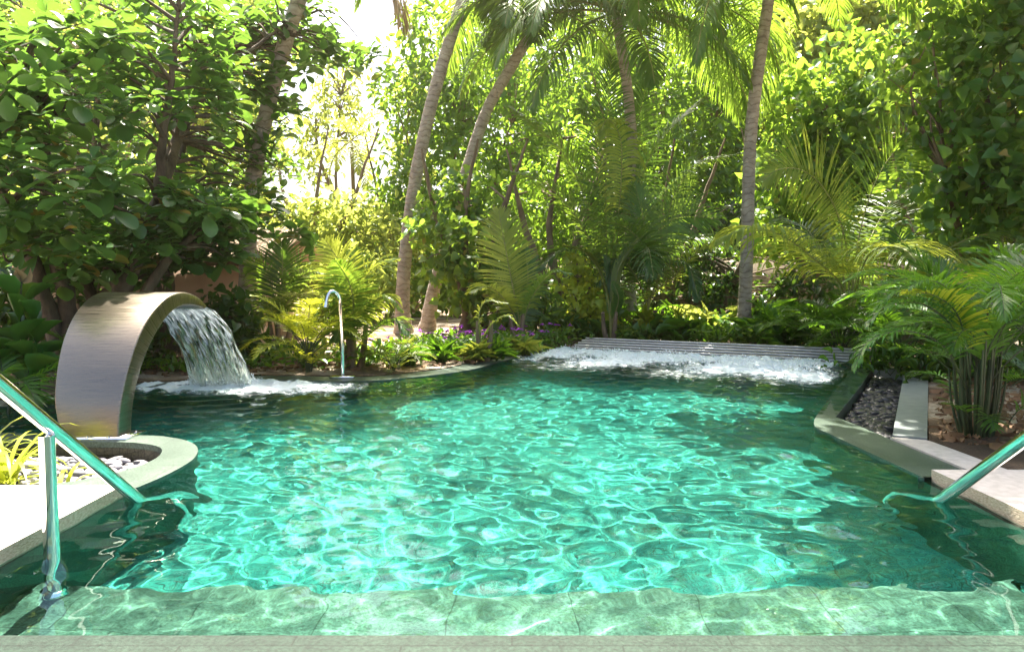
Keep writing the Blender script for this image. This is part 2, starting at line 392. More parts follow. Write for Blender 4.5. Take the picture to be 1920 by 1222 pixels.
def arch():
    root = empty('waterfall_spout', (-2.62, 4.22, .01), 'tall curved brushed steel waterfall spout on the round planter coping', 'fountain')
    out = smooth_pts([(4.20,.02),(4.215,.12),(4.25,.24),(4.36,.44),(4.48,.60),(4.66,.755),(4.87,.862),(5.04,.905),(5.2,.903),(5.36,.86),(5.47,.80)], 5) if False else None
    def cr2(pts, n): return smooth_pts([(0, a, b) for a, b in pts], n)[:, 1:]
    O = cr2([(4.19,.02),(4.205,.13),(4.245,.27),(4.335,.45),(4.46,.62),(4.63,.765),(4.84,.868),(5.04,.905),(5.22,.893),(5.36,.855),(5.47,.80)], 6)
    I = cr2([(4.345,.02),(4.36,.13),(4.40,.26),(4.485,.41),(4.59,.54),(4.73,.66),(4.89,.755),(5.05,.80),(5.20,.805),(5.32,.79),(5.45,.765)], 6)
    n = len(O); s = np.linspace(0, 1, n)
    xr = -2.45 + 0*s; xl = -2.80 - .24 * np.clip(s/.72, 0, 1)**.9
    rb = .014                                            # rounded long edges
    mb = MB(); rows = []
    cxs = []
    for i in range(n):
        o, q = O[i], I[i]; d = (q - o) / np.linalg.norm(q - o)
        ring = []
        for (x, sx) in ((xl[i], 1), (xr[i], -1)):
            e = [(x + sx*rb, o), (x + sx*rb*.3, o + d*rb*.3), (x, o + d*rb)]
            f = [(x, q - d*rb), (x + sx*rb*.3, q - d*rb*.3), (x + sx*rb, q)]
            ring.append((e, f))
        (eL, fL), (eR, fR) = ring
        loop = eL[::-1] + [] 
        loop = [eL[2], eL[1], eL[0], eR[0], eR[1], eR[2], fR[0], fR[1], fR[2], fL[2], fL[1], fL[0]]
        rows.append([(x, p[0], p[1]) for x, p in loop])
    V = np.array(rows); m = V.shape[1]; i = np.arange(n-1)[:,None]*m; j = np.arange(m)[None]; k = (j+1) % m
    # leave the lip end open: last band closed by a recessed slot
    mb.add(V.reshape(-1,3), np.stack([i+j, i+n*0+m+j, i+m+k, i+k], -1).reshape(-1,4))
    me = mesh(np.vstack(mb.V), np.vstack(mb.Q), True, uv=np.c_[np.tile(V[...,0].ravel(),1), np.repeat(s*1.6, m)])
    b = link('body', me, M['brushed'], root); b.matrix_parent_inverse = Matrix.Translation(-root.location)
    md = b.modifiers.new('e', 'EDGE_SPLIT'); md.split_angle = R(50)
    mb = MB(); mb.box((-3.02,5.40,.772),(-2.47,5.455,.778)); mb.box((-3.02,5.40,.798),(-2.47,5.46,.803))
    o = mb.build('lip', M['brushed'], root); o.matrix_parent_inverse = b.matrix_parent_inverse
    mb = MB(); mb.box((-2.86,4.15,.0105),(-2.38,4.395,.0225))
    o = mb.build('base_plate', M['chrome'], root); o.matrix_parent_inverse = b.matrix_parent_inverse
    for x, y in ((-2.76,4.168),(-2.63,4.168),(-2.5,4.168),(-2.415,4.25),(-2.415,4.33)):
        mb = MB(); mb.tube([(x,y,.0226),(x,y,.033)], [.011,.009], 6)
        o = mb.build('bolt', M['chrome'], root); o.matrix_parent_inverse = b.matrix_parent_inverse
arch()

M['backdrop'] = None
# ---- falling sheet of water
def fallmat():
    m, nt, p = newmat('falling water'); L = nt.links; nt.nodes.remove(p)
    tc = N(nt, 'TexCoord')
    n = noise(nt, 6, 4, .6, stretch=(8, .8, 1), coord='UV'); nb = noise(nt, 10, 2, .5, stretch=(6.5, .5, 1), coord='UV')
    sep = N(nt, 'SeparateXYZ'); L.new(tc.outputs['UV'], sep.inputs[0])
    b = N(nt, 'Bump'); b.inputs['Strength'].default_value = .45; b.inputs['Distance'].default_value = .015; L.new(nb.outputs[0], b.inputs['Height'])
    rf = N(nt, 'BsdfRefraction', IOR=1.10); rf.inputs['Roughness'].default_value = .03; rf.inputs['Color'].default_value = (.78,.92,.84,1)
    gs = N(nt, 'BsdfGlossy'); gs.inputs['Roughness'].default_value = .12
    df = N(nt, 'BsdfDiffuse'); df.inputs['Color'].default_value = (.85,.9,.88,1)
    tl = N(nt, 'BsdfTranslucent'); tl.inputs['Color'].default_value = (.9,.97,.92,1)
    tr = N(nt, 'BsdfTransparent'); tr.inputs['Color'].default_value = (.84,.95,.89,1)
    for q in (rf, gs): L.new(b.outputs[0], q.inputs['Normal'])
    fr = N(nt, 'Fresnel', IOR=1.33); L.new(b.outputs[0], fr.inputs['Normal'])
    m0 = N(nt, 'MixShader'); m0.inputs[0].default_value = .55; L.new(rf.outputs[0], m0.inputs[1]); L.new(tr.outputs[0], m0.inputs[2])
    m1 = N(nt, 'MixShader'); L.new(fr.outputs[0], m1.inputs[0]); L.new(m0.outputs[0], m1.inputs[1]); L.new(gs.outputs[0], m1.inputs[2])
    m2 = N(nt, 'MixShader'); m2.inputs[0].default_value = .5; L.new(df.outputs[0], m2.inputs[1]); L.new(tl.outputs[0], m2.inputs[2])
    # white streaks, growing where the sheet breaks up near the bottom (uv y from 0 lip to 1 pool)
    pw_ = N(nt, 'Math', operation='POWER'); L.new(sep.outputs[1], pw_.inputs[0]); pw_.inputs[1].default_value = 6
    ad = N(nt, 'Math', operation='MULTIPLY_ADD'); L.new(pw_.outputs[0], ad.inputs[0]); ad.inputs[1].default_value = .42; L.new(n.outputs[0], ad.inputs[2])
    r = ramp(nt, ad.outputs[0], [(.60, (0,0,0)), (.76, (.7,.7,.7))])
    m3 = N(nt, 'MixShader'); L.new(r.outputs[0], m3.inputs[0]); L.new(m1.outputs[0], m3.inputs[1]); L.new(m2.outputs[0], m3.inputs[2])
    L.new(m3.outputs[0], nt.nodes['Material Output'].inputs[0]); return m
def falls():
    nu, nv = 150, 110; u = np.linspace(0, 1, nu); t = np.linspace(0, 1, nv); U, Tt = np.meshgrid(u, t)
    g = np.random.default_rng(8)
    y = 5.44 + .95*Tt**.93; z = .785 - .79*Tt**1.9 - .02*Tt
    xl = -3.00 + .0*Tt; xr = -2.49 + .06*Tt; x = xl + (xr - xl)*U
    d = np.zeros_like(U)
    for k in range(26):
        f = g.uniform(3, 34); d += .0028*np.sin(2*np.pi*f*U + g.uniform(0,6) + Tt*g.uniform(-3,3)) * (.25+Tt)
    for k in range(14):
        f = g.uniform(1, 5); d += .0035*np.sin(2*np.pi*(f*Tt + g.uniform(-14,14)*U) + g.uniform(0,6)) * (.2+Tt)
    y = y + d*1.2; z = z + d*.6
    ij = np.arange(nu*nv).reshape(nv, nu); q = np.stack([ij[:-1,:-1], ij[:-1,1:], ij[1:,1:], ij[1:,:-1]], -1).reshape(-1,4)
    o = link('falling_water', mesh(np.c_[x.ravel(), y.ravel(), z.ravel()], q, True, uv=np.c_[U.ravel(), Tt.ravel()]), fallmat())
    tag(o, 'clear curved sheet of water falling from the steel spout', 'falling water', kind='stuff')
falls()

# ---- foam: rough white froth lying on the water
def foammat():
    m, nt, p = newmat('white foam'); L = nt.links
    p.inputs['Base Color'].default_value = (.78,.88,.90,1); p.inputs['Roughness'].default_value = .35
    p.inputs['Subsurface Weight'].default_value = 0
    at_ = N(nt, 'Attribute', attribute_name='cover')
    n = noise(nt, 11, 9, .8, stretch=(1, 1.3, 1)); n2 = noise(nt, 60, 4, .7)
    a = N(nt, 'Math', operation='ADD'); L.new(n.outputs[0], a.inputs[0]); L.new(at_.outputs['Fac'], a.inputs[1])
    r = ramp(nt, a.outputs[0], [(.84, (0,0,0)), (.98, (.30,.30,.30)), (1.08, (.7,.7,.7)), (1.25, (1,1,1))])
    tr = N(nt, 'BsdfTransparent'); mx = N(nt, 'MixShader')
    L.new(r.outputs[0], mx.inputs[0]); L.new(tr.outputs[0], mx.inputs[1]); L.new(p.outputs[0], mx.inputs[2])
    bump(nt, n2.outputs[0], .5, .008, p)
    L.new(mx.outputs[0], nt.nodes['Material Output'].inputs[0]); return m
M['foam'] = foammat()
def foam(name, x, y, cover, rough, label, cat='foam'):
    X, Y = np.meshgrid(x, y); Z = waves(X, Y); g = np.random.default_rng(21); C = cover(X, Y)
    h = np.zeros_like(X)
    for lam, amp, n in ((.35,1,8),(.16,.7,14),(.08,.5,16),(.045,.3,16)):
        for _ in range(n):
            th = g.uniform(0,6.28); k = 6.28/(lam*g.uniform(.7,1.3)); h += amp/math.sqrt(n)*np.sin(k*(math.cos(th)*X+math.sin(th)*Y)+g.uniform(0,6.28))
    Z = Z + .006 + rough*np.clip(C, 0, 1)*np.abs(h)
    ij = np.arange(X.size).reshape(X.shape); q = np.stack([ij[:-1,:-1], ij[:-1,1:], ij[1:,1:], ij[1:,:-1]], -1)
    ok = (C[:-1,:-1] > .02) & inpoly((X[:-1,:-1]+X[1:,1:])/2, (Y[:-1,:-1]+Y[1:,1:])/2, offset(POOL, .22))
    q = q[ok]; us = np.unique(q); mp = np.full(X.size, -1); mp[us] = np.arange(len(us))
    me = mesh(np.c_[X.ravel(), Y.ravel(), Z.ravel()][us], mp[q], True)
    at_ = me.attributes.new('cover', 'FLOAT', 'POINT'); at_.data.foreach_set('value', C.ravel()[us].astype('f'))
    o = link(name, me, M['foam']); tag(o, label, cat, kind='stuff'); return o
def c1(x, y):
    d = np.hypot((x + 2.66)/.42, (y - 6.36)/.17); e = np.hypot((x+2.35)/1.0, (y-6.25)/.42)
    return np.maximum(1.0*np.exp(-np.maximum(d - .9, 0)**2*.5), .50*np.exp(-np.maximum(e - .6, 0)**2*2))
foam('splash_foam', np.arange(-3.9,-1.3,.012), np.arange(5.6,7.0,.012), c1, .010, 'white splashing foam where the falling sheet hits the pool')
def c2(x, y):
    ax, ay, bx_, by_ = .74, 9.8, 4.02, 8.12; L_ = math.hypot(bx_-ax, by_-ay); tx, ty = (bx_-ax)/L_, (by_-ay)/L_
    u = ((x-ax)*tx+(y-ay)*ty)/L_; v = (x-ax)*ty-(y-ay)*tx
    a = np.exp(-((v-.8)/1.15)**2)*.56 + .25*np.exp(-((v-.25)/.3)**2) + .22*np.exp(-((v-1.5)/.5)**2-((u-.88)/.12)**2)
    a = a + .12*np.sin(u*17+v*2)*np.exp(-((v-1.1)/.9)**2) + .16*np.exp(-((v-2.2)/.8)**2)
    return a*np.clip((u+.10)/.12,0,1)*np.clip((1.04-u)/.10,0,1)
foam('jet_foam', np.arange(0,4.4,.018), np.arange(6.0,10.0,.018), c2, .012, 'white churning foam over the air jets before the slatted bench')
def drops(name, n, pos, r, label, seed):
    g = np.random.default_rng(seed); bm = bmesh.new(); bmesh.ops.create_icosphere(bm, subdivisions=1, radius=1)
    T = np.array([v.co for v in bm.verts]); FT = np.array([[v.index for v in f.verts] for f in bm.faces]); bm.free()
    P = pos(g, n); rr = r*g.uniform(.4, 1.3, n); V = (T[None]*rr[:,None,None]*np.array([1,1,1.3]) + P[:,None]).reshape(-1,3)
    o = link(name, mesh(V, (FT[None]+(np.arange(n)*len(T))[:,None,None]).reshape(-1,3), True), M['spray']); tag(o, label, 'spray', kind='stuff')
m, nt, p = newmat('white spray'); p.inputs['Base Color'].default_value = (.9,.95,.95,1); p.inputs['Roughness'].default_value = .2
M['spray'] = m
drops('spray_drops', 900, lambda g, n: np.c_[g.uniform(-3.05,-2.4,n), g.normal(6.38,.07,n), np.abs(g.normal(0,.045,n))], .006, 'small white drops jumping at the foot of the falling water', 4)
def jetpos(g, n):
    u = g.uniform(.02,.96,n); v = g.uniform(.1,1.1,n); tx, ty = .89, -.456
    return np.c_[.74+u*3.68*tx+v*ty, 9.8+u*3.68*ty-v*tx, .02+np.abs(g.normal(0,.03,n))*(np.sin(u*30)>-.3)]
drops('jet_drops', 1500, jetpos, .007, 'white drops thrown up by the air jets', 5)

# ---- slatted bench
def bench():
    a, b = np.array([.80,9.80,0]), np.array([4.06,8.13,0]); t = (b-a)/np.linalg.norm(b-a); nrm = np.array([-t[1], t[0], 0])
    if nrm[1] < 0: nrm = -nrm
    root = empty('slatted_bench', tuple(a), 'long sloping grey slatted bench at the back edge of the bubbling pool', 'bench')
    M['bar'] = simple('grey steel bar', (.42,.41,.40), (.62,.61,.60), 6, .35, 0, metallic=.6)
    L = np.linalg.norm(b-a)
    for k in range(6):
        v = .01 + k*.092; z = -.012 + k*.027; s0 = .02*k; s1 = L - .0*k
        c0 = a + t*s0 + nrm*v; c1_ = a + t*(s1 + .05*k) + nrm*v
        mb = MB(); w = .027; h = .016
        ring = [(-w,-h),(-w,h*.5),(-w*.6,h),(w*.6,h),(w,h*.5),(w,-h)]
        V = [c + nrm*p_ + np.array([0,0,z+q_]) for c in (c0, c1_) for p_, q_ in ring]
        mb.add(V, [(i, (i+1)%6, (i+1)%6+6, i+6) for i in range(6)], None)
        mb.add(V, [(0,1,2,3),(0,3,4,5),(9,8,7,6),(11,10,9,6)])
        o = mb.build('slat', M['bar'], root); o.matrix_parent_inverse = Matrix.Translation(-root.location)
    M['dark'] = simple('dark support', (.02,.025,.02), (.05,.06,.05), 6, .6, 0)
    mb = MB()
    lp = [a - t*.03 - nrm*.02, b + t*.1 - nrm*.02, b + t*.38 + nrm*.52, a + t*.12 + nrm*.52]
    V = [tuple(q[:2]) + (zz,) for zz in (-.3, None) for q in lp] if False else None
    zt = [-.035, -.035, .10, .10]
    V = [(q[0], q[1], -.4) for q in lp] + [(q[0], q[1], z) for q, z in zip(lp, zt)]
    mb.add(V, [(0,3,2,1),(4,5,6,7),(0,1,5,4),(1,2,6,5),(2,3,7,6),(3,0,4,7)])
    o = mb.build('support', M['dark'], root); o.matrix_parent_inverse = Matrix.Translation(-root.location)
bench()

# ---- handrails
def rail(name, x, label, sgn):
    root = empty(name, (x, 2.5, -.42), label, 'handrail', 'steel handrails at the pool steps'); I = Matrix.Translation(-root.location)
    sl_ = .815; pt = lambda y: (x, y, .445 + (2.5-y)*sl_)
    pts = [(x, 1.25, .62), (x, 1.35, 1.0), (x, 1.5, 1.16), pt(1.72), pt(2.1), pt(2.5), pt(2.9), pt(3.3)]
    pts = [(x, 1.30, .05), (x, 1.30, .9), (x, 1.36, 1.18), (x, 1.5, 1.26)] + [pt(y) for y in (1.7,2.1,2.5,2.9,3.3)] + [(x,3.40,-.32),(x,3.44,-.45),(x,3.44,-.848)]
    mb = MB(); mb.tube(smooth_pts(pts, 6), .027, 20); o = mb.build('handrail', M['chrome'], root, True); o.matrix_parent_inverse = I
    mb = MB(); mb.tube([(x,2.46,-.419),(x,2.46,.02),(x,2.46,.40),(x,2.46,.432)], .0265, 20); o = mb.build('post', M['chrome'], root, True); o.matrix_parent_inverse = I
    mb = MB(); mb.tube([(x,2.46,-.4195),(x,2.46,-.41),(x,2.46,-.405)], [.055,.055,.03], 20); o = mb.build('base_flange', M['chrome'], root); o.matrix_parent_inverse = I
rail('handrail', -1.70, 'polished steel handrail sloping into the water beside the sunlit white deck with its post', -1)
rail('handrail', 1.95, 'polished steel handrail entering the shaded dark green water by the pale kerb', 1)

# ---- outdoor shower
def shower():
    D = 7.0; b0 = gp(643, 706, .02); x, y = b0.x, b0.y
    root = empty('garden_shower', (x, y, .012), 'thin steel gooseneck shower standing on the coping at the far edge', 'shower'); I = Matrix.Translation(-root.location)
    z = lambda py: at(640, py, y).z; dx = lambda px: at(px, 600, y).x
    pts = smooth_pts([(x,y,.03),(dx(641),y,z(650)),(dx(639),y,z(590)),(dx(638),y,z(562)),(dx(633),y-.02,z(550)),(dx(626),y-.05,z(546)),(dx(620),y-.08,z(552)),(dx(617),y-.1,z(566))], 6)
    mb = MB(); mb.tube(pts, .019, 14); o = mb.build('pipe', M['chrome'], root, True); o.matrix_parent_inverse = I
    e = pts[-1]; mb = MB(); mb.tube([tuple(e), (e[0]-.006, e[1]-.008, e[2]-.05)], [.024,.026], 14); o = mb.build('shower_head', M['chrome'], root, True); o.matrix_parent_inverse = I
    mb = MB(); mb.box((x-.12,y-.07,.0105),(x+.12,y+.07,.03)); o = mb.build('base_plate', M['chrome'], root); o.matrix_parent_inverse = I
shower()

# ---- walls and hut
M['plaster'] = simple('cream render', (.20,.155,.11), (.29,.23,.17), 2.5, .9, .3, .004, detail=9)
M['pink'] = simple('warm pink render', (.50,.34,.24), (.66,.47,.34), 2.5, .9, .3, .004, detail=9)
def vwall(name, a, b, z1, th, mat, label, cat, cap=None):
    a, b = np.array(a, float), np.array(b, float); t = (b-a)/np.linalg.norm(b-a); n = np.array([-t[1], t[0]])*th
    root = empty(name, (a[0], a[1], 0), label, cat); I = Matrix.Translation(-root.location)
    def bx(o0, o1, z0, zz, nm, mt):
        lp = [a+n*o0-t*o1*0, b+n*o0, b+n*(1-o0), a+n*(1-o0)]; mb = MB()
        V = [(q[0], q[1], z) for z in (z0, zz) for q in lp]; mb.add(V, [(0,3,2,1),(4,5,6,7),(0,1,5,4),(1,2,6,5),(2,3,7,6),(3,0,4,7)])
        o = mb.build(nm, mt, root); o.matrix_parent_inverse = I
    bx(0, 0, -.1, z1, 'wall_body', mat)
    bx(-.12, 0, z1+.002, z1+.06, 'coping', cap or mat); bx(-.06, 0, -.1, .22, 'plinth', mat)
vwall('garden_wall', (11,14.6), (1.0,20.5), 1.50, .2, M['plaster'], 'cream rendered garden wall behind the palms at the back', 'wall')
def hut():
    root = empty('thatched_hut', (-6, 9.6, 0), 'low pink walled hut with a brown thatched roof behind the leafy tree', 'hut'); I = Matrix.Translation(-root.location)
    mb = MB(); a = np.array([-9.5,9.2]); b = np.array([-3.75,10.0]); n = np.array([-.12,1.])*2.8
    V = [(q[0], q[1], z) for z in (-.1, 1.3) for q in (a, b, b+n, a+n)]; mb.add(V, [(0,3,2,1),(4,5,6,7),(0,1,5,4),(1,2,6,5),(2,3,7,6),(3,0,4,7)])
    o = mb.build('wall', M['pink'], root); o.matrix_parent_inverse = I
    mb = MB(); a2, b2 = a + [0,-.03], b + [.03,-.03]; V = [(q[0], q[1], z) for z in (-.1, .28) for q in (a2, b2, b2+[0,.5], a2+[0,.5])]
    mb.add(V, [(0,3,2,1),(4,5,6,7),(0,1,5,4),(1,2,6,5),(2,3,7,6),(3,0,4,7)]); o = mb.build('plinth', M['pink'], root); o.matrix_parent_inverse = I
    # thatch: layers of straw tufts on a pitched roof
    g = np.random.default_rng(2); N_ = 22000
    u, w = g.uniform(-.05, 1.06, N_), g.uniform(0, 1, N_)
    base = np.array([a[0], a[1]-.35, 1.34]); eu = np.array([b[0]-a[0], b[1]-a[1], 0]); ev = np.array([-.05, 1.9, .5])
    P = base + u[:,None]*eu + w[:,None]*ev + np.c_[g.normal(0,.01,(N_,2)), np.abs(g.normal(0,.02,N_))]
    d = -ev/np.linalg.norm(ev) + g.normal(0,.10,(N_,3)); L_ = g.uniform(.18,.4,N_)[:,None]; s = np.array([1.,0,0])*.006
    Vv = np.stack([P-s, P+s, P+d*L_+s*.5, P+d*L_-s*.5], 1).reshape(-1,3)
    m, nt, p = newmat('straw thatch'); gm = N(nt, 'NewGeometry'); r = ramp(nt, gm.outputs['Random Per Island'], [(0,(.12,.08,.05)),(.6,(.30,.22,.14)),(1,(.5,.40,.28))])
    nt.links.new(r.outputs[0], p.inputs['Base Color']); p.inputs['Roughness'].default_value = .9
    mb = MB(); mb.add(Vv, np.arange(N_*4).reshape(-1,4))
    q = [base-[.3,0,.03], base+eu*1.05-[0,0,.03], base+eu*1.05+ev-[0,0,.05], base+ev-[.3,0,.05]]; q2 = [c-[0,0,.12] for c in q]
    mb.add(q+q2, [(0,1,2,3),(4,7,6,5),(0,4,5,1),(1,5,6,2),(2,6,7,3),(3,7,4,0)])
    q = [base+eu*1.05+ev-[0,0,.05], base+ev-[.3,0,.05], base+ev+[-.3,1.9,-.5], base+eu*1.05+ev+[0,1.9,-.5]]
    mb.add(q, [(0,1,2,3)])
    o = mb.build('roof', m, root); o.matrix_parent_inverse = I
hut()
M['backdrop'] = simple('taupe render of the unseen house', (.07,.06,.055), (.11,.09,.08), 3, .9, .2, .004)
vwall('reflection_backdrop', (9,-7.5), (-9,-7.5), 3.4, .3, M['backdrop'], 'plain taupe house wall behind the viewer', 'wall')  # unseen wall, added only to darken the reflection in the steel spout
# ---------------------------------------------------------------- plants
def nrm(a): return a / (np.linalg.norm(a, axis=-1, keepdims=True) + 1e-9)
def template(rows, width, fold=.12, bend=.18, three=True):
    """leaf along +X from 0 to 1, rows of (x, halfwidth); midrib lower than the sides"""
    V = []; 
    for x, w in rows:
        zb = -bend * x * x
        V += [(x, -w*width, zb + fold*w), (x, 0, zb), (x, w*width, zb + fold*w)]
    n = len(rows); Q = []
    for i in range(n-1):
        a = 3*i; Q += [(a, a+3, a+4, a+1), (a+1, a+4, a+5, a+2)]
    return np.array(V, float), np.array(Q)
OBO = template([(0,.03),(.06,.05),(.3,.55),(.55,.92),(.75,1.0),(.9,.75),(.98,.3)], .27, .10, .20)       # sea almond
HEART = template([(0,.05),(.02,.75),(.2,1.0),(.45,.86),(.7,.5),(1,.02)], .46, .16, .25)                  # heart shaped
OVAL = template([(0,.03),(.25,.8),(.55,1.0),(.8,.6),(1,.02)], .24, .15, .3)
SMALL = template([(0,.1),(.4,1.0),(1,.05)], .26, .2, .25)
LONG = template([(0,.25),(.2,.7),(.45,1.0),(.75,.75),(1,.02)], .13, .4, .45)
CURL = template([(0,.1),(.3,.9),(.65,1.0),(1,.1)], .3, -.7, .25)
def leaves(T, P, Dx, Nz, S):
    """instances of template: axis Dx, normal about Nz"""
    V0, Q0 = T; X = nrm(Dx); Yv = nrm(np.cross(Nz, X)); Zv = np.cross(X, Yv)
    V = P[:,None] + S[:,None,None]*(V0[None,:,0,None]*X[:,None] + V0[None,:,1,None]*Yv[:,None] + V0[None,:,2,None]*Zv[:,None])
    Q = Q0[None] + (np.arange(len(P))*len(V0))[:,None,None]
    return V.reshape(-1,3), Q.reshape(-1,4)
def finish(name, mat, parent, chunks, smooth=False):
    mb = MB()
    for V, Q in chunks: mb.add(V, Q)
    o = link(name, mesh(np.vstack(mb.V), np.vstack(mb.Q), smooth), mat, parent)
    if parent: o.matrix_parent_inverse = Matrix.Translation(-parent.location)
    return o
def part(mb, name, mat, root, smooth=False):
    o = mb.build(name, mat, root, smooth); o.matrix_parent_inverse = Matrix.Translation(-root.location); return o

G1 = (.030,.085,.018)
M['almond'] = leafmat('sea almond leaf', (.04,.12,.035), (.11,.21,.05), (.20,.38,.035), .34, .38, spec=.55, dead=(.35,.22,.05), deadp=.025)
M['broad'] = leafmat('glossy small leaf', (.035,.11,.02), (.11,.20,.03), (.36,.58,.04), .33, .47)
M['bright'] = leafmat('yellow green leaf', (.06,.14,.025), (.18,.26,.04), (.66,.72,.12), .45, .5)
M['heart'] = leafmat('heart shaped leaf', (.035,.12,.035), (.11,.22,.05), (.42,.62,.05), .3, .45, dead=(.30,.20,.06), deadp=.02)
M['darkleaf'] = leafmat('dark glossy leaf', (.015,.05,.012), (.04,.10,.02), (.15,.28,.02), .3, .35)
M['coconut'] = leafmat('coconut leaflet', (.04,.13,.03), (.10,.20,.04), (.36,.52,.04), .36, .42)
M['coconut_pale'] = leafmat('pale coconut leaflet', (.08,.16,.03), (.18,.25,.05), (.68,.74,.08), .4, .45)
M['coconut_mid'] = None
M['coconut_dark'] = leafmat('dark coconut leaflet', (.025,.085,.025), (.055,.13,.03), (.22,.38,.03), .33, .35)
M['areca'] = leafmat('areca palm leaflet', (.025,.10,.015), (.07,.17,.02), (.25,.50,.02), .34, .38)
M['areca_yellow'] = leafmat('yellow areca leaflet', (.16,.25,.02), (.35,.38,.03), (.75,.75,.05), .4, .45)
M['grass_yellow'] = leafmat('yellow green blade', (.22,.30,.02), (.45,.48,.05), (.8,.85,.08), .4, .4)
M['canna'] = leafmat('canna leaf', (.02,.11,.025), (.05,.17,.03), (.25,.45,.04), .33, .35)
M['dry'] = leafmat('dead leaf', (.10,.045,.02), (.32,.19,.10), (.4,.22,.1), .7, .15)
M['dryfrond'] = leafmat('dry palm leaflet', (.22,.15,.07), (.42,.32,.18), (.6,.42,.2), .7, .35)
M['rachis'] = simple('palm rib', (.14,.17,.04), (.34,.32,.10), 5, .5, 0)
M['stem'] = simple('green stem', (.015,.03,.010), (.06,.085,.03), 9, .5, 0)
def barkmat(name, a, b, rings=0, scale=6, bs=.8):
    m, nt, p = newmat(name); L = nt.links
    n = noise(nt, scale, 8, .65, stretch=(1,1,.35) if not rings else (1,1,1.6))
    r = ramp(nt, n.outputs[0], [(.3, a), (.7, b)]); h = n.outputs[0]; c = r.outputs[0]
    if rings:
        w = N(nt, 'TexWave'); w.bands_direction = 'Z'; w.inputs['Scale'].default_value = rings; w.inputs['Distortion'].default_value = 9
        w.inputs['Detail'].default_value = 3; w.inputs['Detail Scale'].default_value = 1.5
        tc = N(nt, 'TexCoord'); L.new(tc.outputs['Object'], w.inputs['Vector'])
        r2 = ramp(nt, w.outputs['Fac'], [(.0, (.55,.52,.5)), (.14, (1,1,1)), (1, (1,1,1))])
        mu = N(nt, 'MixRGB'); mu.blend_type = 'MULTIPLY'; mu.inputs[0].default_value = .8; L.new(c, mu.inputs[1]); L.new(r2.outputs[0], mu.inputs[2]); c = mu.outputs[0]
        ad = N(nt, 'Math', operation='ADD'); L.new(h, ad.inputs[0]); L.new(w.outputs['Fac'], ad.inputs[1]); h = ad.outputs[0]
    L.new(c, p.inputs['Base Color']); p.inputs['Roughness'].default_value = .9; bump(nt, h, bs, .02, p); return m
M['palmbark'] = barkmat('ringed palm bark', (.27,.22,.19), (.52,.45,.39), 3.1, bs=.35)
M['bark'] = barkmat('dark rough bark', (.025,.018,.012), (.16,.12,.085), 0, 7)
M['paleb'] = barkmat('brown bark', (.10,.07,.045), (.30,.22,.15), 0, 8)

# ---- fronds
def frond(path, ll, n, w, rng, droop=.5, a0=78, a1=28, vee=.25, start=.2, flat=None, rr=.014, segs=5, jit=.06, one=None):
    """path: (m,3) rachis points; returns leaflet chunk and rachis chunk"""
    P = np.array([tuple(q) for q in path], float); sl_ = np.r_[0, np.cumsum(np.linalg.norm(np.diff(P, axis=0), axis=1))]; Lt = sl_[-1]
    s = np.linspace(start, .995, n); s = np.concatenate([s, s + rng.normal(0, .15/n, n)]); side = np.r_[np.ones(n), -np.ones(n)]
    s = np.clip(s, 0, .999)
    pos = np.stack([np.interp(s*Lt, sl_, P[:,k]) for k in range(3)], 1)
    T = nrm(np.stack([np.interp(np.minimum(s+.01,1)*Lt, sl_, P[:,k]) for k in range(3)], 1) - np.stack([np.interp((s-.01)*Lt, sl_, P[:,k]) for k in range(3)], 1))
    if flat is None:
        ch = nrm(P[-1]-P[0]); ref = np.array([0,0,1.]); S = np.cross(T, ref)
        if abs(ch[2]) > .93: S = np.cross(T, np.array([0,1.,.3]))
    else: S = np.cross(T, np.asarray(flat, float))
    S = nrm(S); U = np.cross(S, T)
    f = np.clip((s - start)/(1-start), 0, 1)
    ang = np.radians(a0 + (a1-a0)*f**1.3) + rng.normal(0, jit, len(s)); ve = vee + rng.normal(0, jit*1.5, len(s))
    prof = np.clip(.45 + 1.9*f - 2.15*f**2 + .05*np.cos(f*3), .12, 1.2) * rng.uniform(.86, 1.08, len(s))
    L_ = ll*prof
    d = np.cos(ang)[:,None]*T + np.sin(ang)[:,None]*(side[:,None]*S*np.cos(ve)[:,None] + U*np.sin(ve)[:,None])
    pts = [pos]; dirs = [d]; p = pos
    g = np.array([0,0,-1.]); dr = droop*rng.uniform(.6,1.4,len(s))
    for k in range(segs):
        p = p + d*(L_/segs)[:,None]; d = nrm(d + g*(dr*(.35+.9*k/segs)/segs*2)[:,None]); pts.append(p); dirs.append(d)
    wp = np.interp(np.linspace(0,1,segs+1), [0,.15,.5,.8,1], [.45,1,.95,.6,.06]); V = []
    for k in range(segs+1):
        W = nrm(T - (T*dirs[k]).sum(1)[:,None]*dirs[k])*(w*wp[k])
        V += [pts[k]-W, pts[k]+W]
    V = np.stack(V, 1); m = V.shape[1]; base = (np.arange(len(s))*m)[:,None,None]
    q = np.array([(2*k, 2*k+2, 2*k+3, 2*k+1) for k in range(segs)])
    return (V.reshape(-1,3), (q[None]+base).reshape(-1,4)), (P, rr)
def add_frond(root, mat, path, ll, n, w, rng, name='frond', k_rib=None, **k):
    a, (P, rr) = frond(path, ll, n, w, rng, **k)
    rib = k_rib or M['rachis']
    mb = MB(); mb.add(*a); nq = len(a[1])
    mb.tube(P, np.linspace(rr, rr*.25, len(P)), 5, cap=False)
    me = mesh(np.vstack(mb.V), np.vstack(mb.Q)); me.materials.append(mat); me.materials.append(rib)
    mi = np.zeros(len(me.polygons), 'i'); mi[nq:] = 1; me.polygons.foreach_set('material_index', mi)
    o = link(name, me, None, root); o.matrix_parent_inverse = Matrix.Translation(-root.location); return o
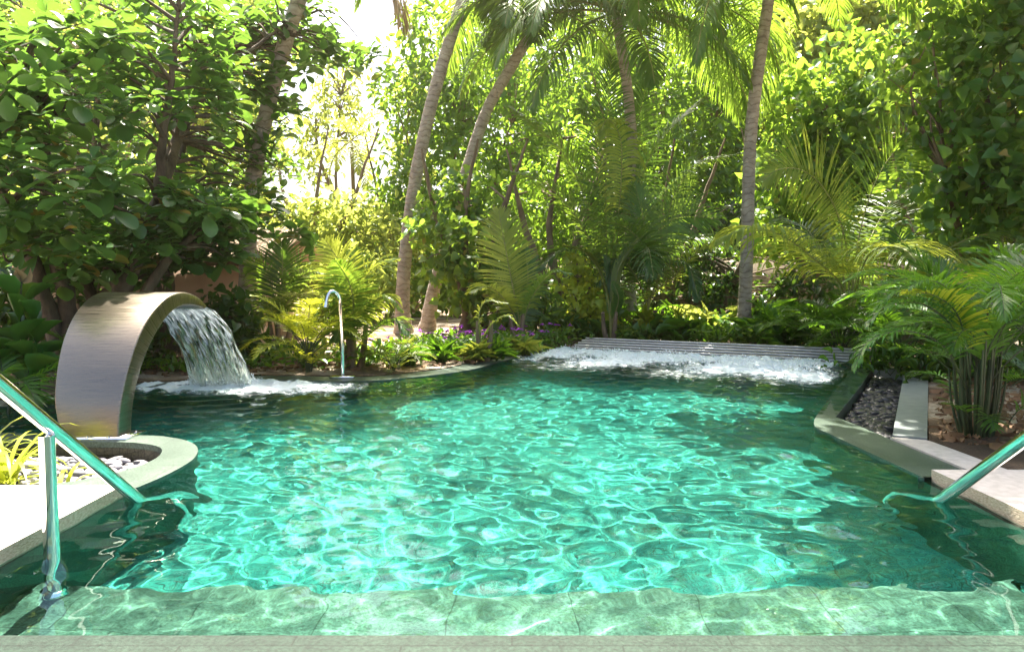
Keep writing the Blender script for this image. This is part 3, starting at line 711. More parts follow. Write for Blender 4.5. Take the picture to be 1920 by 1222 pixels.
def arc(o, az, el, L, bend, n=16, p=1.25):
    """rachis starting at o; az from +Y clockwise (deg), el elevation, bends down by `bend` degrees"""
    s = np.linspace(0, 1, n); e = R(el) - R(bend)*s**p; d = np.c_[np.cos(e)*math.sin(R(az)), np.cos(e)*math.cos(R(az)), np.sin(e)]
    return np.array(tuple(o)) + np.vstack([[0,0,0], np.cumsum((d[:-1]+d[1:])/2*L/(n-1), 0)])
def pxpath(pts, n=5): return smooth_pts([at(*q) for q in pts], n)

def coco_palm(label, trunk, r0, r1, crown, seed, L=3.6, mat='coconut', ll=.95, dry=1, group=None, az0=0):
    rng = np.random.default_rng(seed); T = [at(*q) for q in trunk]; b = T[0].copy(); b.z = .0
    root = empty('coconut_palm', tuple(b), label, 'palm tree', group)
    pts = smooth_pts([tuple(b)] + [tuple(t) for t in T[1:]], 8); m = len(pts); s = np.linspace(0, 1, m)
    rad = r0 + (r1-r0)*s**.7 + r0*.5*np.exp(-s*18) 
    mb = MB(); mb.tube(pts, rad*(1+.03*np.sin(np.arange(m)*2.1)), 14, wob=.012, rng=rng); part(mb, 'trunk', M['palmbark'], root, True)
    top = pts[-1]
    for k, (az, el, Lf, bend) in enumerate(crown):
        P = arc(top + np.array([0,0,.05]), az, el, L*Lf*rng.uniform(.93,1.07), bend)
        isdry = dry and el < -42
        add_frond(root, M['dryfrond'] if isdry else M[mat], P, ll, 74, .0145, rng, droop=1.0 + (.5 if el < 10 else .1), vee=.15, start=.17, rr=.028, segs=5)
    return root
def ring_crown(rng, n, els=((75,55),(48,75),(20,85),(-10,70),(-35,45))):
    out = []; a = rng.uniform(0, 360)
    for i in range(n):
        el, bend = els[int(i*len(els)/n)]; a += 137.5
        out.append((a % 360, el + rng.normal(0,6), 1, bend + rng.normal(0,8)))
    return out
rg = np.random.default_rng(77)

coco_palm('tall grey coconut trunk leaning right, standing free left of the picture centre',
    [(757,640,12.5),(755,560,12.5),(760,480,12.5),(780,330,12.5),(813,180,12.5),(868,0,12.4),(930,-170,12.2),(960,-230,12.2)], .135, .10, [c_ for c_ in ring_crown(rg, 18) if not 110 < c_[0] < 250], 1)
coco_palm('leaning coconut palm whose crown of hanging fronds hides the top of its own trunk',
    [(800,632,13),(814,540,13),(842,440,13),(872,330,13),(912,210,13),(962,120,12.8),(1005,45,12.5),(1015,20,12.5)], .125, .095,
    [(260,35,.5,80),(235,20,.5,90),(280,5,.45,75),(205,10,.75,85),(170,25,.7,95),(140,15,.8,80),(100,20,.85,80),(80,45,.9,80),(60,5,.85,70),(300,55,.6,80),(20,60,.9,70),(330,30,.9,80),(190,-20,.6,50),(250,-20,.45,50)], 2, L=2.5, mat='coconut', ll=.8)
coco_palm('coconut palm with dark curved trunk and wide crown right of the centre',
    [(1182,612,12.2),(1180,500,12.2),(1184,400,12.2),(1186,300,12.2),(1180,200,12.2),(1170,120,12.2),(1160,60,12.2),(1156,30,12.2)], .11, .085,
    [(100,20,.85,95),(120,35,.9,105),(150,15,.8,90),(85,0,.85,80),(75,30,1,85),(180,25,.75,110),(215,20,.8,95),(240,10,.8,85),(265,30,.85,85),(285,15,.9,85),(130,-8,.8,60),(165,-25,.6,50),(230,-22,.7,50),(320,50,.9,80),(0,65,.9,70),(45,45,1,80),(60,10,1,80),(100,60,1,100)], 3, L=3.9, mat='coconut', ll=1.0)
coco_palm('straight pale coconut trunk on the right, in front of the garden wall',
    [(1395,650,11),(1396,580,11),(1401,450,11),(1405,300,11),(1413,200,11),(1426,100,11),(1441,0,11),(1462,-180,10.8)], .108, .088,
    [(250,0,.9,70),(275,-10,.9,60),(225,10,.9,95),(90,-15,.8,55),(120,0,.9,80)] + [c_ for c_ in ring_crown(rg, 12) if not 130 < c_[0] < 230], 4, L=3.6)
coco_palm('coconut palm left of the hut wall, its trunk half hidden by broad leaves',
    [(466,655,9.5),(463,560,9.5),(466,450,9.5),(476,330,9.5),(498,220,9.5),(535,80,9.3),(590,-80,9.0),(640,-175,8.8)], .118, .092,
    [(95,-48,.45,35),(150,-50,.36,30),(185,-52,.38,30)] + [(330,70,.7,60),(40,75,.7,60)], 5, L=3.4)

# far slim palm in the gap
rng = np.random.default_rng(6); b = at(667,545,21); b.z = 0
root = empty('slim_palm', tuple(b), 'far slim palm standing against the white sky in the gap of the trees', 'palm tree')
tp_ = at(659,265,21); mb = MB(); mb.tube(smooth_pts([tuple(b), tuple(at(664,400,21)), tuple(tp_)], 6), [.075]*5+[.06]*8, 8); part(mb, 'trunk', M['paleb'], root, True)
for k in range(11): add_frond(root, M['coconut_pale'], arc(tp_, k*137.5, rng.uniform(-30,65), 1.7, rng.uniform(60,90)), .5, 26, .02, rng, droop=1, rr=.02, segs=3)

def young(label, D, base, fronds, seed, mat='coconut', n=42, w=.0098, stems=2, group='young coconut palms', cat='young palm', extra=0, L=1.6, jit=.05):
    """young palm; fronds: list of (pixel path with depths, leaflet length, droop)"""
    rng = np.random.default_rng(seed); b = at(base[0], base[1], D); b.z = .02
    root = empty('young_palm', tuple(b), label, cat, group)
    mb = MB()
    for k in range(stems):
        o = rng.normal(0,.04,2); mb.tube(smooth_pts([(b.x+o[0],b.y+o[1],0),(b.x+o[0]*2,b.y+o[1],.25),(b.x+o[0]*2.5,b.y+o[1]*2,.5)],3), np.linspace(.045,.025,7), 8)
    part(mb, 'trunk', M['paleb'], root, True)
    for fr in fronds:
        pth, ll, dr = fr[:3]; kw = dict(fr[3]) if len(fr) > 3 else {}; jt = kw.pop('jit', jit)
        mt = M[kw.pop('mat', mat)]; kw.setdefault('start', .22)
        add_frond(root, mt, pxpath([(base[0], base[1]-14, D)] + pth if pth[0] != 'raw' else pth[1:]), ll, kw.pop('n', n), kw.pop('w', w), rng, droop=dr, rr=.014, jit=jt, **kw)
    for k in range(extra):
        add_frond(root, M[mat], arc((b.x,b.y,.3), k*137.5+seed*40, rng.uniform(35,80), L*rng.uniform(.7,1.1), rng.uniform(50,100)), .42*L/1.6, 34, w, rng, droop=.7, rr=.011, start=.3)
    return root
FC = (0,-1,.15)
D = 9.6
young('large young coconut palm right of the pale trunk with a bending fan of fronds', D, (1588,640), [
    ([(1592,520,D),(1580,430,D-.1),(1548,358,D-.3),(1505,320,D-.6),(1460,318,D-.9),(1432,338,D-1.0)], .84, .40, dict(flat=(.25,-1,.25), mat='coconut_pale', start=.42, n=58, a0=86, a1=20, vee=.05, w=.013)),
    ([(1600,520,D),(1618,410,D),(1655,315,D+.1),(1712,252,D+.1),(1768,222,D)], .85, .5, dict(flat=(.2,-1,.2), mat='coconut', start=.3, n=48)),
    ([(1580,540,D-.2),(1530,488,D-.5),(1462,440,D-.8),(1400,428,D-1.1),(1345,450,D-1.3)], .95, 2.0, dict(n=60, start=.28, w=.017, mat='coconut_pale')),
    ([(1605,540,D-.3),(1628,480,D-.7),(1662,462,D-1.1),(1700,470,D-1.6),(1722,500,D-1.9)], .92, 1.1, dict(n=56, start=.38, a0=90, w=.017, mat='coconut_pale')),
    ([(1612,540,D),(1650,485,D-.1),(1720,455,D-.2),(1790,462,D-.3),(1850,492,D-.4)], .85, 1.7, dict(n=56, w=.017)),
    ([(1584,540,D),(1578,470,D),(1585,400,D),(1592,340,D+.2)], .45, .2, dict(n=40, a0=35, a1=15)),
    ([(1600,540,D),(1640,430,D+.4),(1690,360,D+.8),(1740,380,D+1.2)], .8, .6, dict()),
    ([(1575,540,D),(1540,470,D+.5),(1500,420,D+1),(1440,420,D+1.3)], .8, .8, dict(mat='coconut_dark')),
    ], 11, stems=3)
D = 8.2
young('young coconut palm whose long pale sunlit leaflets hang like a curtain', D, (1700,640), [
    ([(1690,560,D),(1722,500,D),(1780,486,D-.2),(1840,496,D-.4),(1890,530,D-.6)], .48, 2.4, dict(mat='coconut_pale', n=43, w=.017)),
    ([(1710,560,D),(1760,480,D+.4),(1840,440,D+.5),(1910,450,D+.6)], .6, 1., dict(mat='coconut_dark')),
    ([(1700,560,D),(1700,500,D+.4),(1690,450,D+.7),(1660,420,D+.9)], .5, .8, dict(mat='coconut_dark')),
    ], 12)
D = 11.2
young('young coconut palm with fronds raying out from one point by the dark curved trunk', D, (1215,640), [
    ([(1216,540,D),(1212,470,D),(1170,425,D-.2),(1112,415,D-.4)], .66, .6, dict(start=.45)),
    ([(1216,540,D),(1214,480,D),(1180,462,D-.2),(1130,462,D-.5)], .66, 1.1, dict(start=.45)),
    ([(1216,540,D),(1212,450,D),(1204,400,D),(1190,345,D+.1)], .60, .3, dict(start=.4, flat=FC)),
    ([(1218,540,D),(1226,460,D),(1248,420,D),(1290,405,D-.1),(1345,412,D-.1)], .75, .5, dict(start=.4, flat=(.1,-1,.3))),
    ([(1218,540,D),(1232,485,D),(1290,450,D-.2),(1360,440,D-.3)], .60, .9, dict(start=.4)),
    ([(1218,560,D),(1262,520,D-.3),(1310,470,D-.6),(1372,455,D-.9)], .45, .6, dict(start=.25, mat='coconut_pale')),
    ([(1215,540,D),(1206,480,D-.3),(1216,466,D-.9),(1226,520,D-1.3)], .66, 1.3, dict(start=.45, mat='coconut_dark')),
    ([(1218,540,D),(1240,470,D+.3),(1262,370,D+.4),(1300,310,D+.5)], .7, .5, dict(start=.4)),
    ([(1210,560,D),(1180,500,D-.2),(1150,490,D-.3),(1120,530,D-.4)], .6, 1.3, dict(start=.4, mat='coconut_dark')),
    ([(1220,560,D),(1250,500,D-.4),(1290,500,D-.6),(1310,560,D-.8)], .6, 1.3, dict(start=.4, mat='coconut_dark')),
    ], 13, stems=3, w=.0135)
D = 10.6
young('small young palm with two pale undivided leaves spread like a V at the bench end', D, (1145,655), [
    ([(1140,560,D),(1122,505,D),(1095,472,D-.1),(1058,460,D-.2)], .26, .3, dict(mat='coconut_pale', n=60, w=.03, a0=30, a1=8, start=.35, jit=.01)),
    ([(1150,570,D),(1158,510,D),(1176,474,D),(1196,450,D)], .24, .15, dict(mat='coconut_pale', n=60, w=.03, a0=25, a1=8, start=.35, jit=.01)),
    ([(1145,570,D),(1148,520,D+.1),(1135,480,D+.2)], .25, .2, dict(n=36, w=.02, a0=25, start=.3)),
    ([(1150,600,D),(1160,560,D-.2),(1150,530,D-.3)], .2, .3, dict(n=30, w=.02, a0=30, start=.3)),
    ], 14, n=40)
D = 10.0
young('young coconut palm with one upright wide frond and two side fronds behind the purple flowers', D, (975,660), [
    ([(972,590,D),(958,520,D),(945,450,D),(935,395,D+.1)], .62, .25, dict(flat=FC, mat='coconut_pale', start=.25, n=56, w=.013)),
    ([(968,600,D),(945,560,D-.2),(915,538,D-.4),(882,548,D-.6)], .42, .8, dict(mat='coconut_pale', start=.35)),
    ([(985,590,D),(1005,545,D-.1),(1035,512,D-.2),(1068,512,D-.3)], .46, 1.0, dict(start=.3)),
    ([(975,600,D),(990,530,D+.2),(985,470,D+.3)], .5, .5, dict(mat='coconut_dark')),
    ([(970,610,D),(955,560,D+.2),(925,500,D+.4),(880,480,D+.5)], .5, .6, dict(mat='coconut_dark')),
    ], 15, stems=3, w=.0125)
D = 8.2
young('small pale young palm drooping over the purple flowers in front of the upright frond', D, (905,668), [
    ([(900,630,D),(898,590,D),(912,565,D),(950,568,D)], .22, .8, dict(mat='coconut_pale', n=26)),
    ([(908,630,D),(925,605,D),(950,592,D),(972,610,D)], .18, .8, dict(mat='coconut_pale', n=26)),
    ], 16, n=26)
D = 7.6
young('bright young coconut palm behind the shower with thin red brown stems', D, (668,690), [
    ([(660,620,D),(655,560,D),(640,500,D-.1),(612,452,D-.2)], .48, .45, dict(flat=(0,-1,.3), mat='coconut_pale', start=.3, n=44)),
    ([(664,610,D),(672,550,D),(698,505,D),(742,486,D)], .44, .8, dict(mat='coconut_pale', start=.3, n=44)),
    ([(662,620,D),(662,560,D-.2),(650,520,D-.4),(630,490,D-.6)], .44, .4, dict(flat=FC, start=.3)),
    ([(668,620,D),(692,578,D-.2),(720,555,D-.3),(752,580,D-.3)], .34, 1.6, dict(mat='coconut_pale', start=.35)),
    ([(655,640,D),(635,590,D-.1),(610,570,D-.2),(585,600,D-.3)], .38, .8, dict(start=.3)),
    ([(672,650,D),(700,620,D-.1),(740,600,D-.2),(765,625,D-.3)], .30, .9, dict(start=.3)),
    ([(660,650,D),(650,620,D-.2),(640,610,D-.4),(628,640,D-.6)], .3, .7, dict(start=.3)),
    ([(660,600,D),(668,520,D+.2),(665,470,D+.3)], .4, .3, dict(flat=FC, start=.3)),
    ], 17, stems=4, w=.011)
D = 9.0
young('dark green young coconut palm against the pink wall corner of the hut', D, (517,665), [
    ([(520,600,D),(510,540,D),(488,505,D),(462,500,D)], .5, .6, dict(start=.35)),
    ([(522,600,D),(528,540,D),(530,490,D),(528,455,D)], .55, .3, dict(flat=FC, start=.35, mat='coconut_dark')),
    ([(526,600,D),(548,540,D),(580,510,D-.1),(620,520,D-.2)], .5, .9, dict(start=.35)),
    ([(524,600,D),(545,560,D-.2),(575,555,D-.4),(600,590,D-.5)], .45, .9, dict(start=.3, mat='coconut_pale')),
    ([(516,610,D),(500,570,D-.2),(485,575,D-.4),(478,620,D-.5)], .42, .9, dict(start=.3)),
    ([(524,600,D),(555,500,D+.2),(590,460,D+.3)], .5, .5, dict(start=.35)),
    ], 18, stems=3, w=.011)
D = 11.8
young('tall wide coconut palm with huge dark upright fronds behind the dark curved trunk', D, (1135,640), [
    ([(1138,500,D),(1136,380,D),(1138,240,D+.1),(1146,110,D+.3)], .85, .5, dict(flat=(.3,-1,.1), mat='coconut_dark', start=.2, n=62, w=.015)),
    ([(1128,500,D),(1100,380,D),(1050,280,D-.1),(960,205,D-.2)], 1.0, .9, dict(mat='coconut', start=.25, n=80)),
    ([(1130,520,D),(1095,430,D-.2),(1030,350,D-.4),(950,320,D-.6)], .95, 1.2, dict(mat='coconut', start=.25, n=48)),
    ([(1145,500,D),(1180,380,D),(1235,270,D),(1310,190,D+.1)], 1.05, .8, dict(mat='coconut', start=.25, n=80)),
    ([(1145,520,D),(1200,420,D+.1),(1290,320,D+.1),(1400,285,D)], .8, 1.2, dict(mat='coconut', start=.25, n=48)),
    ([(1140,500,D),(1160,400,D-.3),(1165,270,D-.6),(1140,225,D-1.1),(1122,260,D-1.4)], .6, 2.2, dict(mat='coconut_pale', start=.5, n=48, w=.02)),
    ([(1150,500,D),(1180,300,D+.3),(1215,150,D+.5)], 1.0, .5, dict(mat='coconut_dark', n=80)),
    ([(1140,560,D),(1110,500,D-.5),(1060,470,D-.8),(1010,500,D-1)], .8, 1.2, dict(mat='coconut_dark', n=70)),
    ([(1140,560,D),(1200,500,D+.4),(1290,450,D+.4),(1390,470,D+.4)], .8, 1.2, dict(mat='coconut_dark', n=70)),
    ], 19, stems=3, w=.015, n=52, group=None, cat='palm tree')

# ---- areca clumps
def areca(label, base, D, n, L, seed, mat='areca', el=(35,85), ll=.34, stemh=.45, stemn=14, name='areca_palm', group='areca palms', spread=.12, w=.0075, nl=30, az=None, extra=(), bend=(45,100)):
    rng = np.random.default_rng(seed); b = at(base[0], base[1], D); b.z = .02
    root = empty(name, tuple(b), label, 'areca palm', group); mb = MB()
    for k in range(stemn):
        a = rng.uniform(0, 6.28); r = rng.uniform(0,spread); hh = stemh*rng.uniform(.5,1.1)
        mb.tube(smooth_pts([(b.x+r*math.cos(a)*.6,b.y+r*math.sin(a)*.6,0),(b.x+r*math.cos(a),b.y+r*math.sin(a),hh*.5),(b.x+r*1.15*math.cos(a),b.y+r*1.15*math.sin(a),hh)],3), np.linspace(.010,.006,7), 6)
    part(mb, 'stems', M['stem'], root, True)
    for k in range(n):
        a = (k*137.5 + seed*31) % 360 if az is None else rng.uniform(*az); e = rng.uniform(*el); r = rng.uniform(0, spread)
        o = (b.x + r*math.sin(R(a)), b.y + r*math.cos(R(a)), stemh*rng.uniform(.55,1.0))
        add_frond(root, M[mat], arc(o, a, e, L*rng.uniform(.65,1.1), rng.uniform(*bend)), ll*rng.uniform(.85,1.1), nl, w, rng, droop=.55, rr=.006, start=.34, a0=62, a1=22, vee=.4, k_rib=M['stem'])
    for k in range(n//2):
        a = (k*97 + seed*11) % 360; r = spread*1.1
        add_frond(root, M[mat], arc((b.x + r*math.sin(R(a)), b.y + r*math.cos(R(a)), stemh*rng.uniform(.15,.7)), a, rng.uniform(30,70), L*rng.uniform(.25,.5), rng.uniform(50,90)), ll*rng.uniform(.55,.8), max(14, nl//2), w*.9, rng, droop=.5, rr=.004, start=.25, a0=60, a1=22, vee=.3, k_rib=M['stem'])
    for P, l2, mt in extra:
        add_frond(root, M[mt], pxpath(P), l2, nl+6, w, rng, droop=.6, rr=.007, start=.25, a0=62, a1=22, vee=.35, k_rib=M['stem'])
    return root
areca('tall vivid green areca palm clump standing in leaf litter by the right handrail', (1832,835), 4.25, 22, .95, 31, el=(58,88), ll=.29, stemh=.68, stemn=44, spread=.15, w=.0062, nl=30, bend=(70,135),
    extra=[([(1815,720,4.3),(1790,620,4.2),(1730,570,4.1),(1660,575,4.0),(1625,610,3.95)], .26, 'areca'),
           ([(1812,730,4.2),(1770,650,4.0),(1700,620,3.9),(1630,640,3.8),(1602,690,3.75)], .24, 'areca'),
           ([(1835,720,4.2),(1850,600,4.2),(1880,540,4.3),(1940,520,4.3)], .30, 'areca'),
           ([(1820,720,4.2),(1800,600,4.1),(1755,555,4.0),(1700,548,3.9)], .26, 'areca_yellow'),
           ([(1835,720,4.2),(1860,640,4.1),(1900,600,4.0),(1950,630,3.9)], .28, 'areca')])
areca('vivid areca palm entering the frame at the right edge with sunlit yellow leaflets', (1975,760), 4.9, 16, 1.25, 32, el=(40,85), ll=.36, stemh=.6, w=.009,
    extra=[([(1960,640,4.9),(1930,560,4.8),(1880,525,4.7),(1800,530,4.6)], .34, 'areca_yellow')])
areca('bushy low areca palm between the bench end and the pebble trench', (1575,668), 8.9, 22, 1.05, 33, ll=.32, stemh=.2, w=.008)
areca('areca palm just behind the right end of the grey kerb', (1690,690), 7.6, 18, 1.0, 34, ll=.32, stemh=.25, w=.008)
areca('areca palm in half shade behind the tall right clump', (1830,700), 6.6, 20, 1.25, 35, ll=.36, stemh=.35, w=.009)
areca('small areca palm far right in front of the dark tree', (1925,690), 6.9, 16, 1.3, 36, ll=.36, stemh=.35, w=.009)
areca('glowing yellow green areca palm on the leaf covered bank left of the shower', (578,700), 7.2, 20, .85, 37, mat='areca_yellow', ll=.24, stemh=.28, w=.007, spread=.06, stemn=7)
areca('pale drooping little palm on the white stones right of the shower', (738,698), 7.35, 13, .52, 38, mat='coconut_pale', el=(40,80), bend=(70,120), ll=.17, stemh=.08, w=.006, spread=.04, stemn=4, nl=22)
areca('dark fronds of a little palm reaching in behind the left canna', (10,745), 5.0, 11, .85, 39, mat='areca', ll=.3, stemh=.15, el=(45,75), bend=(80,120), stemn=4)
areca('small dark palm low behind the steel spout', (175,700), 6.6, 12, .7, 40, mat='areca', ll=.22, stemh=.2, stemn=4)
areca('young areca palm under the fan fronds left of the areca bush', (1470,655), 10.2, 14, .75, 41, ll=.24, stemh=.1, stemn=5, w=.012)
# ---- broadleaf trees
def tree(name, label, cat, base, stems, blobs, T, size, per, mat, seed, bark='bark', rosette=False, group=None, up=.5, twigs=60, r0=.12, droopy=.3, D0=None, twr=.012):
    """blobs: (px,py,D,rx_px,ry_px,rz_m,clumps)"""
    rng = np.random.default_rng(seed); b = at(*base); b.z = .0
    root = empty(name, tuple(b), label, cat, group); mb = MB(); paths = []
    for st_ in stems:
        pts = smooth_pts([(b.x + rng.normal(0,.05), b.y + rng.normal(0,.05), 0)] + [tuple(at(*q)) for q in st_], 6)
        s = np.linspace(0,1,len(pts)); mb.tube(pts + rng.normal(0,.008,pts.shape), r0*(1-.86*s), 10, wob=.05, rng=rng); paths.append(pts)
    C = []
    for px, py, D, rx, ry, rz, n in blobs:
        c = np.array(tuple(at(px,py,D))); k = D/F
        v = rng.normal(0,1,(n,3)); v = v/np.linalg.norm(v,axis=1)[:,None]*rng.uniform(.25,1,(n,1))**.5
        v *= 1 + .22*np.sin(3*v[:,[0]]*2+seed) ; C.append(c + v*np.array([rx*k, rz, ry*k]))
    C = np.vstack(C)
    allp = np.vstack(paths) if paths else None
    if allp is not None:
        for c in C[rng.permutation(len(C))[:twigs]]:
            up_ok = allp[(allp[:,2] < c[2]+.1)]; src = up_ok if len(up_ok) else allp
            d = np.linalg.norm(src-c,axis=1) + .3*np.abs(src[:,2]-c[2]+.4); o = src[np.argmin(d)]
            L = np.linalg.norm(c-o); mid = (o+c)/2 + rng.normal(0,.07*L,3) + [0,0,.08*L]
            mb.tube(smooth_pts([o,mid,c],4), np.linspace(min(.035,twr*2.4), twr*.35, 9), 5, cap=False)
    part(mb, 'trunk', M[bark], root, True)
    n = len(C); K = per
    cen = np.repeat(C, K, 0); m = len(cen)
    if rosette:
        ax = nrm(np.c_[rng.normal(0,.35,(n,2)), np.ones(n)]); axr = np.repeat(ax, K, 0)
        th = np.tile(np.arange(K)*2.4, n) + np.repeat(rng.uniform(0,6.28,n), K); ref = nrm(np.cross(axr, np.array([.3,.9,.1])));  oth = np.cross(axr, ref)
        tilt = np.tile(np.linspace(.75,-.25,K), n) + rng.normal(0,.12,m)
        d = nrm(np.cos(th)[:,None]*ref + np.sin(th)[:,None]*oth + tilt[:,None]*axr)
        P = cen + d*.012 + axr*np.tile(np.linspace(.05,-.03,K), n)[:,None]; nz = axr + rng.normal(0,.12,(m,3))
        S = size*rng.uniform(.55,1.15,m)*np.tile(np.linspace(.62,1.05,K), n)
    else:
        off = rng.normal(0,1,(m,3)); off = nrm(off)*rng.uniform(.2,1,(m,1))*size*1.9; P = cen + off
        d = nrm(off*.9/size*.5 + rng.normal(0,.6,(m,3)) - np.array([0,0,droopy])); nz = nrm(np.array([0,0,up]) + rng.normal(0,.55,(m,3)) + np.array([.0,-.25,0]))
        S = size*rng.uniform(.45,1.2,m)
    crown = finish('crown', M[mat], root, [leaves(T, P, d, nz, S)])
    return root, C
# near sea almond
B = []
for px, py, D, rx, ry, rz, n in ((60,80,5.6,230,90,.8,40),(300,60,6.4,200,100,1.0,46),(110,200,5.6,180,60,.7,26),(520,60,7.2,120,60,.8,26),(90,330,5.3,150,50,.6,20),
    (330,190,6.4,150,60,.8,28),(480,210,7.0,110,60,.7,24),(250,380,6.0,200,36,.7,26),(420,385,6.6,80,22,.4,12),(60,440,5.6,130,50,.6,20),(250,470,6.6,170,46,.7,26),(380,480,7.0,80,26,.4,12),(160,530,7.2,140,30,.5,14),
    (500,310,7.4,70,40,.5,10),(640,95,7.6,60,40,.4,10),(700,110,8.2,40,30,.3,6),(-150,100,5,120,150,.8,20),(560,455,7.6,50,30,.3,5),(120,430,6.2,200,60,.7,40),(330,420,6.8,140,50,.6,34),(120,500,6.6,150,36,.6,22),(400,440,7.2,80,40,.4,14),(30,250,5.6,120,80,.5,22),(420,300,7.0,120,60,.7,24)):
    B.append((px, py, D + .6*min(1, max(0, (px-60)/200)) + (1.9 if px > 400 and py < 350 else 0), rx, ry, rz, int(n*1.15)))
tree('sea_almond_tree', 'near tree at the left with big round paddle leaves over the steel spout', 'tree', (140,720,6.8),
    [[(130,600,6.8),(95,420,6.4),(88,300,6.2),(60,180,6.0),(0,80,5.8)],[(170,600,6.9),(230,520,6.9),(290,400,6.8),(305,280,6.7),(320,150,6.6),(335,20,6.5)],
     [(290,400,7.1),(340,240,7.8),(420,130,8.5),(520,60,9.0)],[(95,600,6.7),(50,450,6.3),(10,380,6),(-60,300,5.8)],[(200,620,7),(160,520,7.1),(170,380,7.1),(180,200,7.2)],
     [(240,600,6.9),(320,480,7.1),(420,400,7.4)]], B, OBO, .23, 10, 'almond', 101, rosette=True, twigs=260, r0=.10, twr=.010)
tree('sea_almond_tree', 'darker paddle leaved tree behind the near one, in front of the hut', 'tree', (310,680,9.0),
    [[(315,560,9.0),(322,400,9.0),(350,250,9.0),(380,100,9.0)],[(300,560,9.0),(240,420,9),(180,250,9)]],
    [(120,60,9,260,120,1.2,90),(420,120,9.2,170,120,1.2,70),(120,330,9,220,110,1,60),(350,330,9,120,90,1,30),(560,60,9.8,120,70,.8,30),(80,480,8.6,160,50,.8,36),(300,430,8.6,150,40,.6,34),(480,400,8.8,70,50,.5,18)], OBO, .24, 9, 'almond', 102, rosette=True, twigs=120, r0=.10)
def bg(label, cat, base, blobs, T, size, per, mat, seed, stems=None, name='broadleaf_tree', dD=0, **k):
    px, py, D = base; D += dD; base = (px, py, D); size *= 1 + .8*dD/D; blobs = [(b[0], b[1], b[2]+dD) + tuple(b[3:]) for b in blobs]
    stems = stems or [[(px+5,py-90,D),(px-10,py-220,D),(px+15,py-380,D)],[(px-8,py-80,D),(px-60,py-230,D),(px-90,py-360,D)],[(px+8,py-80,D),(px+60,py-240,D),(px+110,py-380,D)]]
    return tree(name, label, cat, base, stems, blobs, T, size, per, mat, seed, bark=k.pop('bark','paleb'), **k)
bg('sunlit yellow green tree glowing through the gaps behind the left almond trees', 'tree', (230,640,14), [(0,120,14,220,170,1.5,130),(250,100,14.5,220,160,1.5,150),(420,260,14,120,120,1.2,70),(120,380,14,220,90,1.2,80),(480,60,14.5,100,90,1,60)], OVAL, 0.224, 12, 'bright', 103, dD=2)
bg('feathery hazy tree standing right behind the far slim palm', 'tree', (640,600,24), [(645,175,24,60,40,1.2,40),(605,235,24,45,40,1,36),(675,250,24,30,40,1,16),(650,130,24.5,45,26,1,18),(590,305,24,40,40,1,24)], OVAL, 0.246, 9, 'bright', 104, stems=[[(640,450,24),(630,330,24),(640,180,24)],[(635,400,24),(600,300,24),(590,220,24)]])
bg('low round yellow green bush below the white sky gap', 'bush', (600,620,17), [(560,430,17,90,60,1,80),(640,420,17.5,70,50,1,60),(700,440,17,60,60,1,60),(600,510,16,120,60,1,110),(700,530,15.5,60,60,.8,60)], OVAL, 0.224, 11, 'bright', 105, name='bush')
bg('tall fine leaved tree filling the centre left behind the leaning trunks', 'tree', (850,610,15), [(880,60,15,120,100,1.5,120),(800,200,15,90,110,1.2,110),(930,250,15,110,120,1.3,120),(780,370,14.5,70,80,1,70),(880,420,14.5,110,90,1.2,110),(1010,330,15,80,120,1,80),(830,530,14,90,60,.8,60)], OVAL, 0.224, 12, 'broad', 106, dD=4)
bg('slender light green tree left of the tall fine leaved one, beside the sky gap', 'tree', (775,615,16.5), [(775,300,16.5,34,60,.8,50),(785,170,16.5,30,50,.8,40),(755,430,16.5,40,60,.8,50),(780,500,16,60,60,.8,50)], OVAL, 0.213, 11, 'bright', 107, dD=4)
bg('broad leaved shrub between the leaning trunks and the upright frond', 'shrub', (880,640,11.8), [(880,480,11.8,90,70,.9,60),(830,420,12,60,50,.7,34),(940,560,11.4,110,60,.7,60),(870,370,12.2,60,40,.6,26)], HEART, .15, 16, 'heart', 108, name='broadleaf_shrub')
bg('dense glittering shrub mass behind the upright frond', 'shrub', (1040,640,12.2), [(1020,380,13.2,80,90,.9,90),(1060,500,13.0,80,80,.8,90),(1100,590,12.4,80,50,.7,60),(1000,600,11.2,90,40,.6,60),(1090,300,13.5,60,60,.8,40)], OVAL, 0.157, 12, 'broad', 109, name='broadleaf_shrub')
bg('yellow leaved shrub catching the sun in front of the garden wall', 'shrub', (1088,640,11.2), [(1080,545,11.0,34,50,.35,26),(1100,500,11.2,28,30,.3,12),(1120,580,11,30,30,.3,14)], HEART, .13, 9, 'grass_yellow', 110, name='yellow_shrub', stems=[[(1085,600,11.2),(1080,560,11.1),(1085,520,11)],[(1092,600,11.2),(1105,540,11.1)]], r0=.02, twigs=18)
bg('tall tree behind the two central palm crowns', 'tree', (1230,610,17), [(1100,120,17,120,120,1.5,110),(1260,90,17,120,120,1.5,120),(1250,280,16.5,120,110,1.3,110),(1350,380,16,90,100,1.2,90),(1200,420,16,100,80,1,80),(1060,230,17,70,90,1,60),(1380,160,17,80,110,1.2,80),(1300,500,15.5,120,40,1,60)], OVAL, 0.246, 12, 'broad', 111, dD=4)
bg('big heart leaved tree right of the pale trunk', 'tree', (1530,630,12.6), [(1530,190,12.4,110,90,1.0,90),(1620,260,12,110,90,1.0,90),(1500,320,12.4,90,70,.9,60),(1650,120,12.6,110,80,1,70),(1640,370,11.6,80,60,.7,46),(1480,430,12.8,80,70,.8,50),(1700,400,12,60,60,.6,30),(1560,470,12.6,110,60,.8,50)], HEART, .17, 13, 'heart', 112, up=.15, dD=1.6)
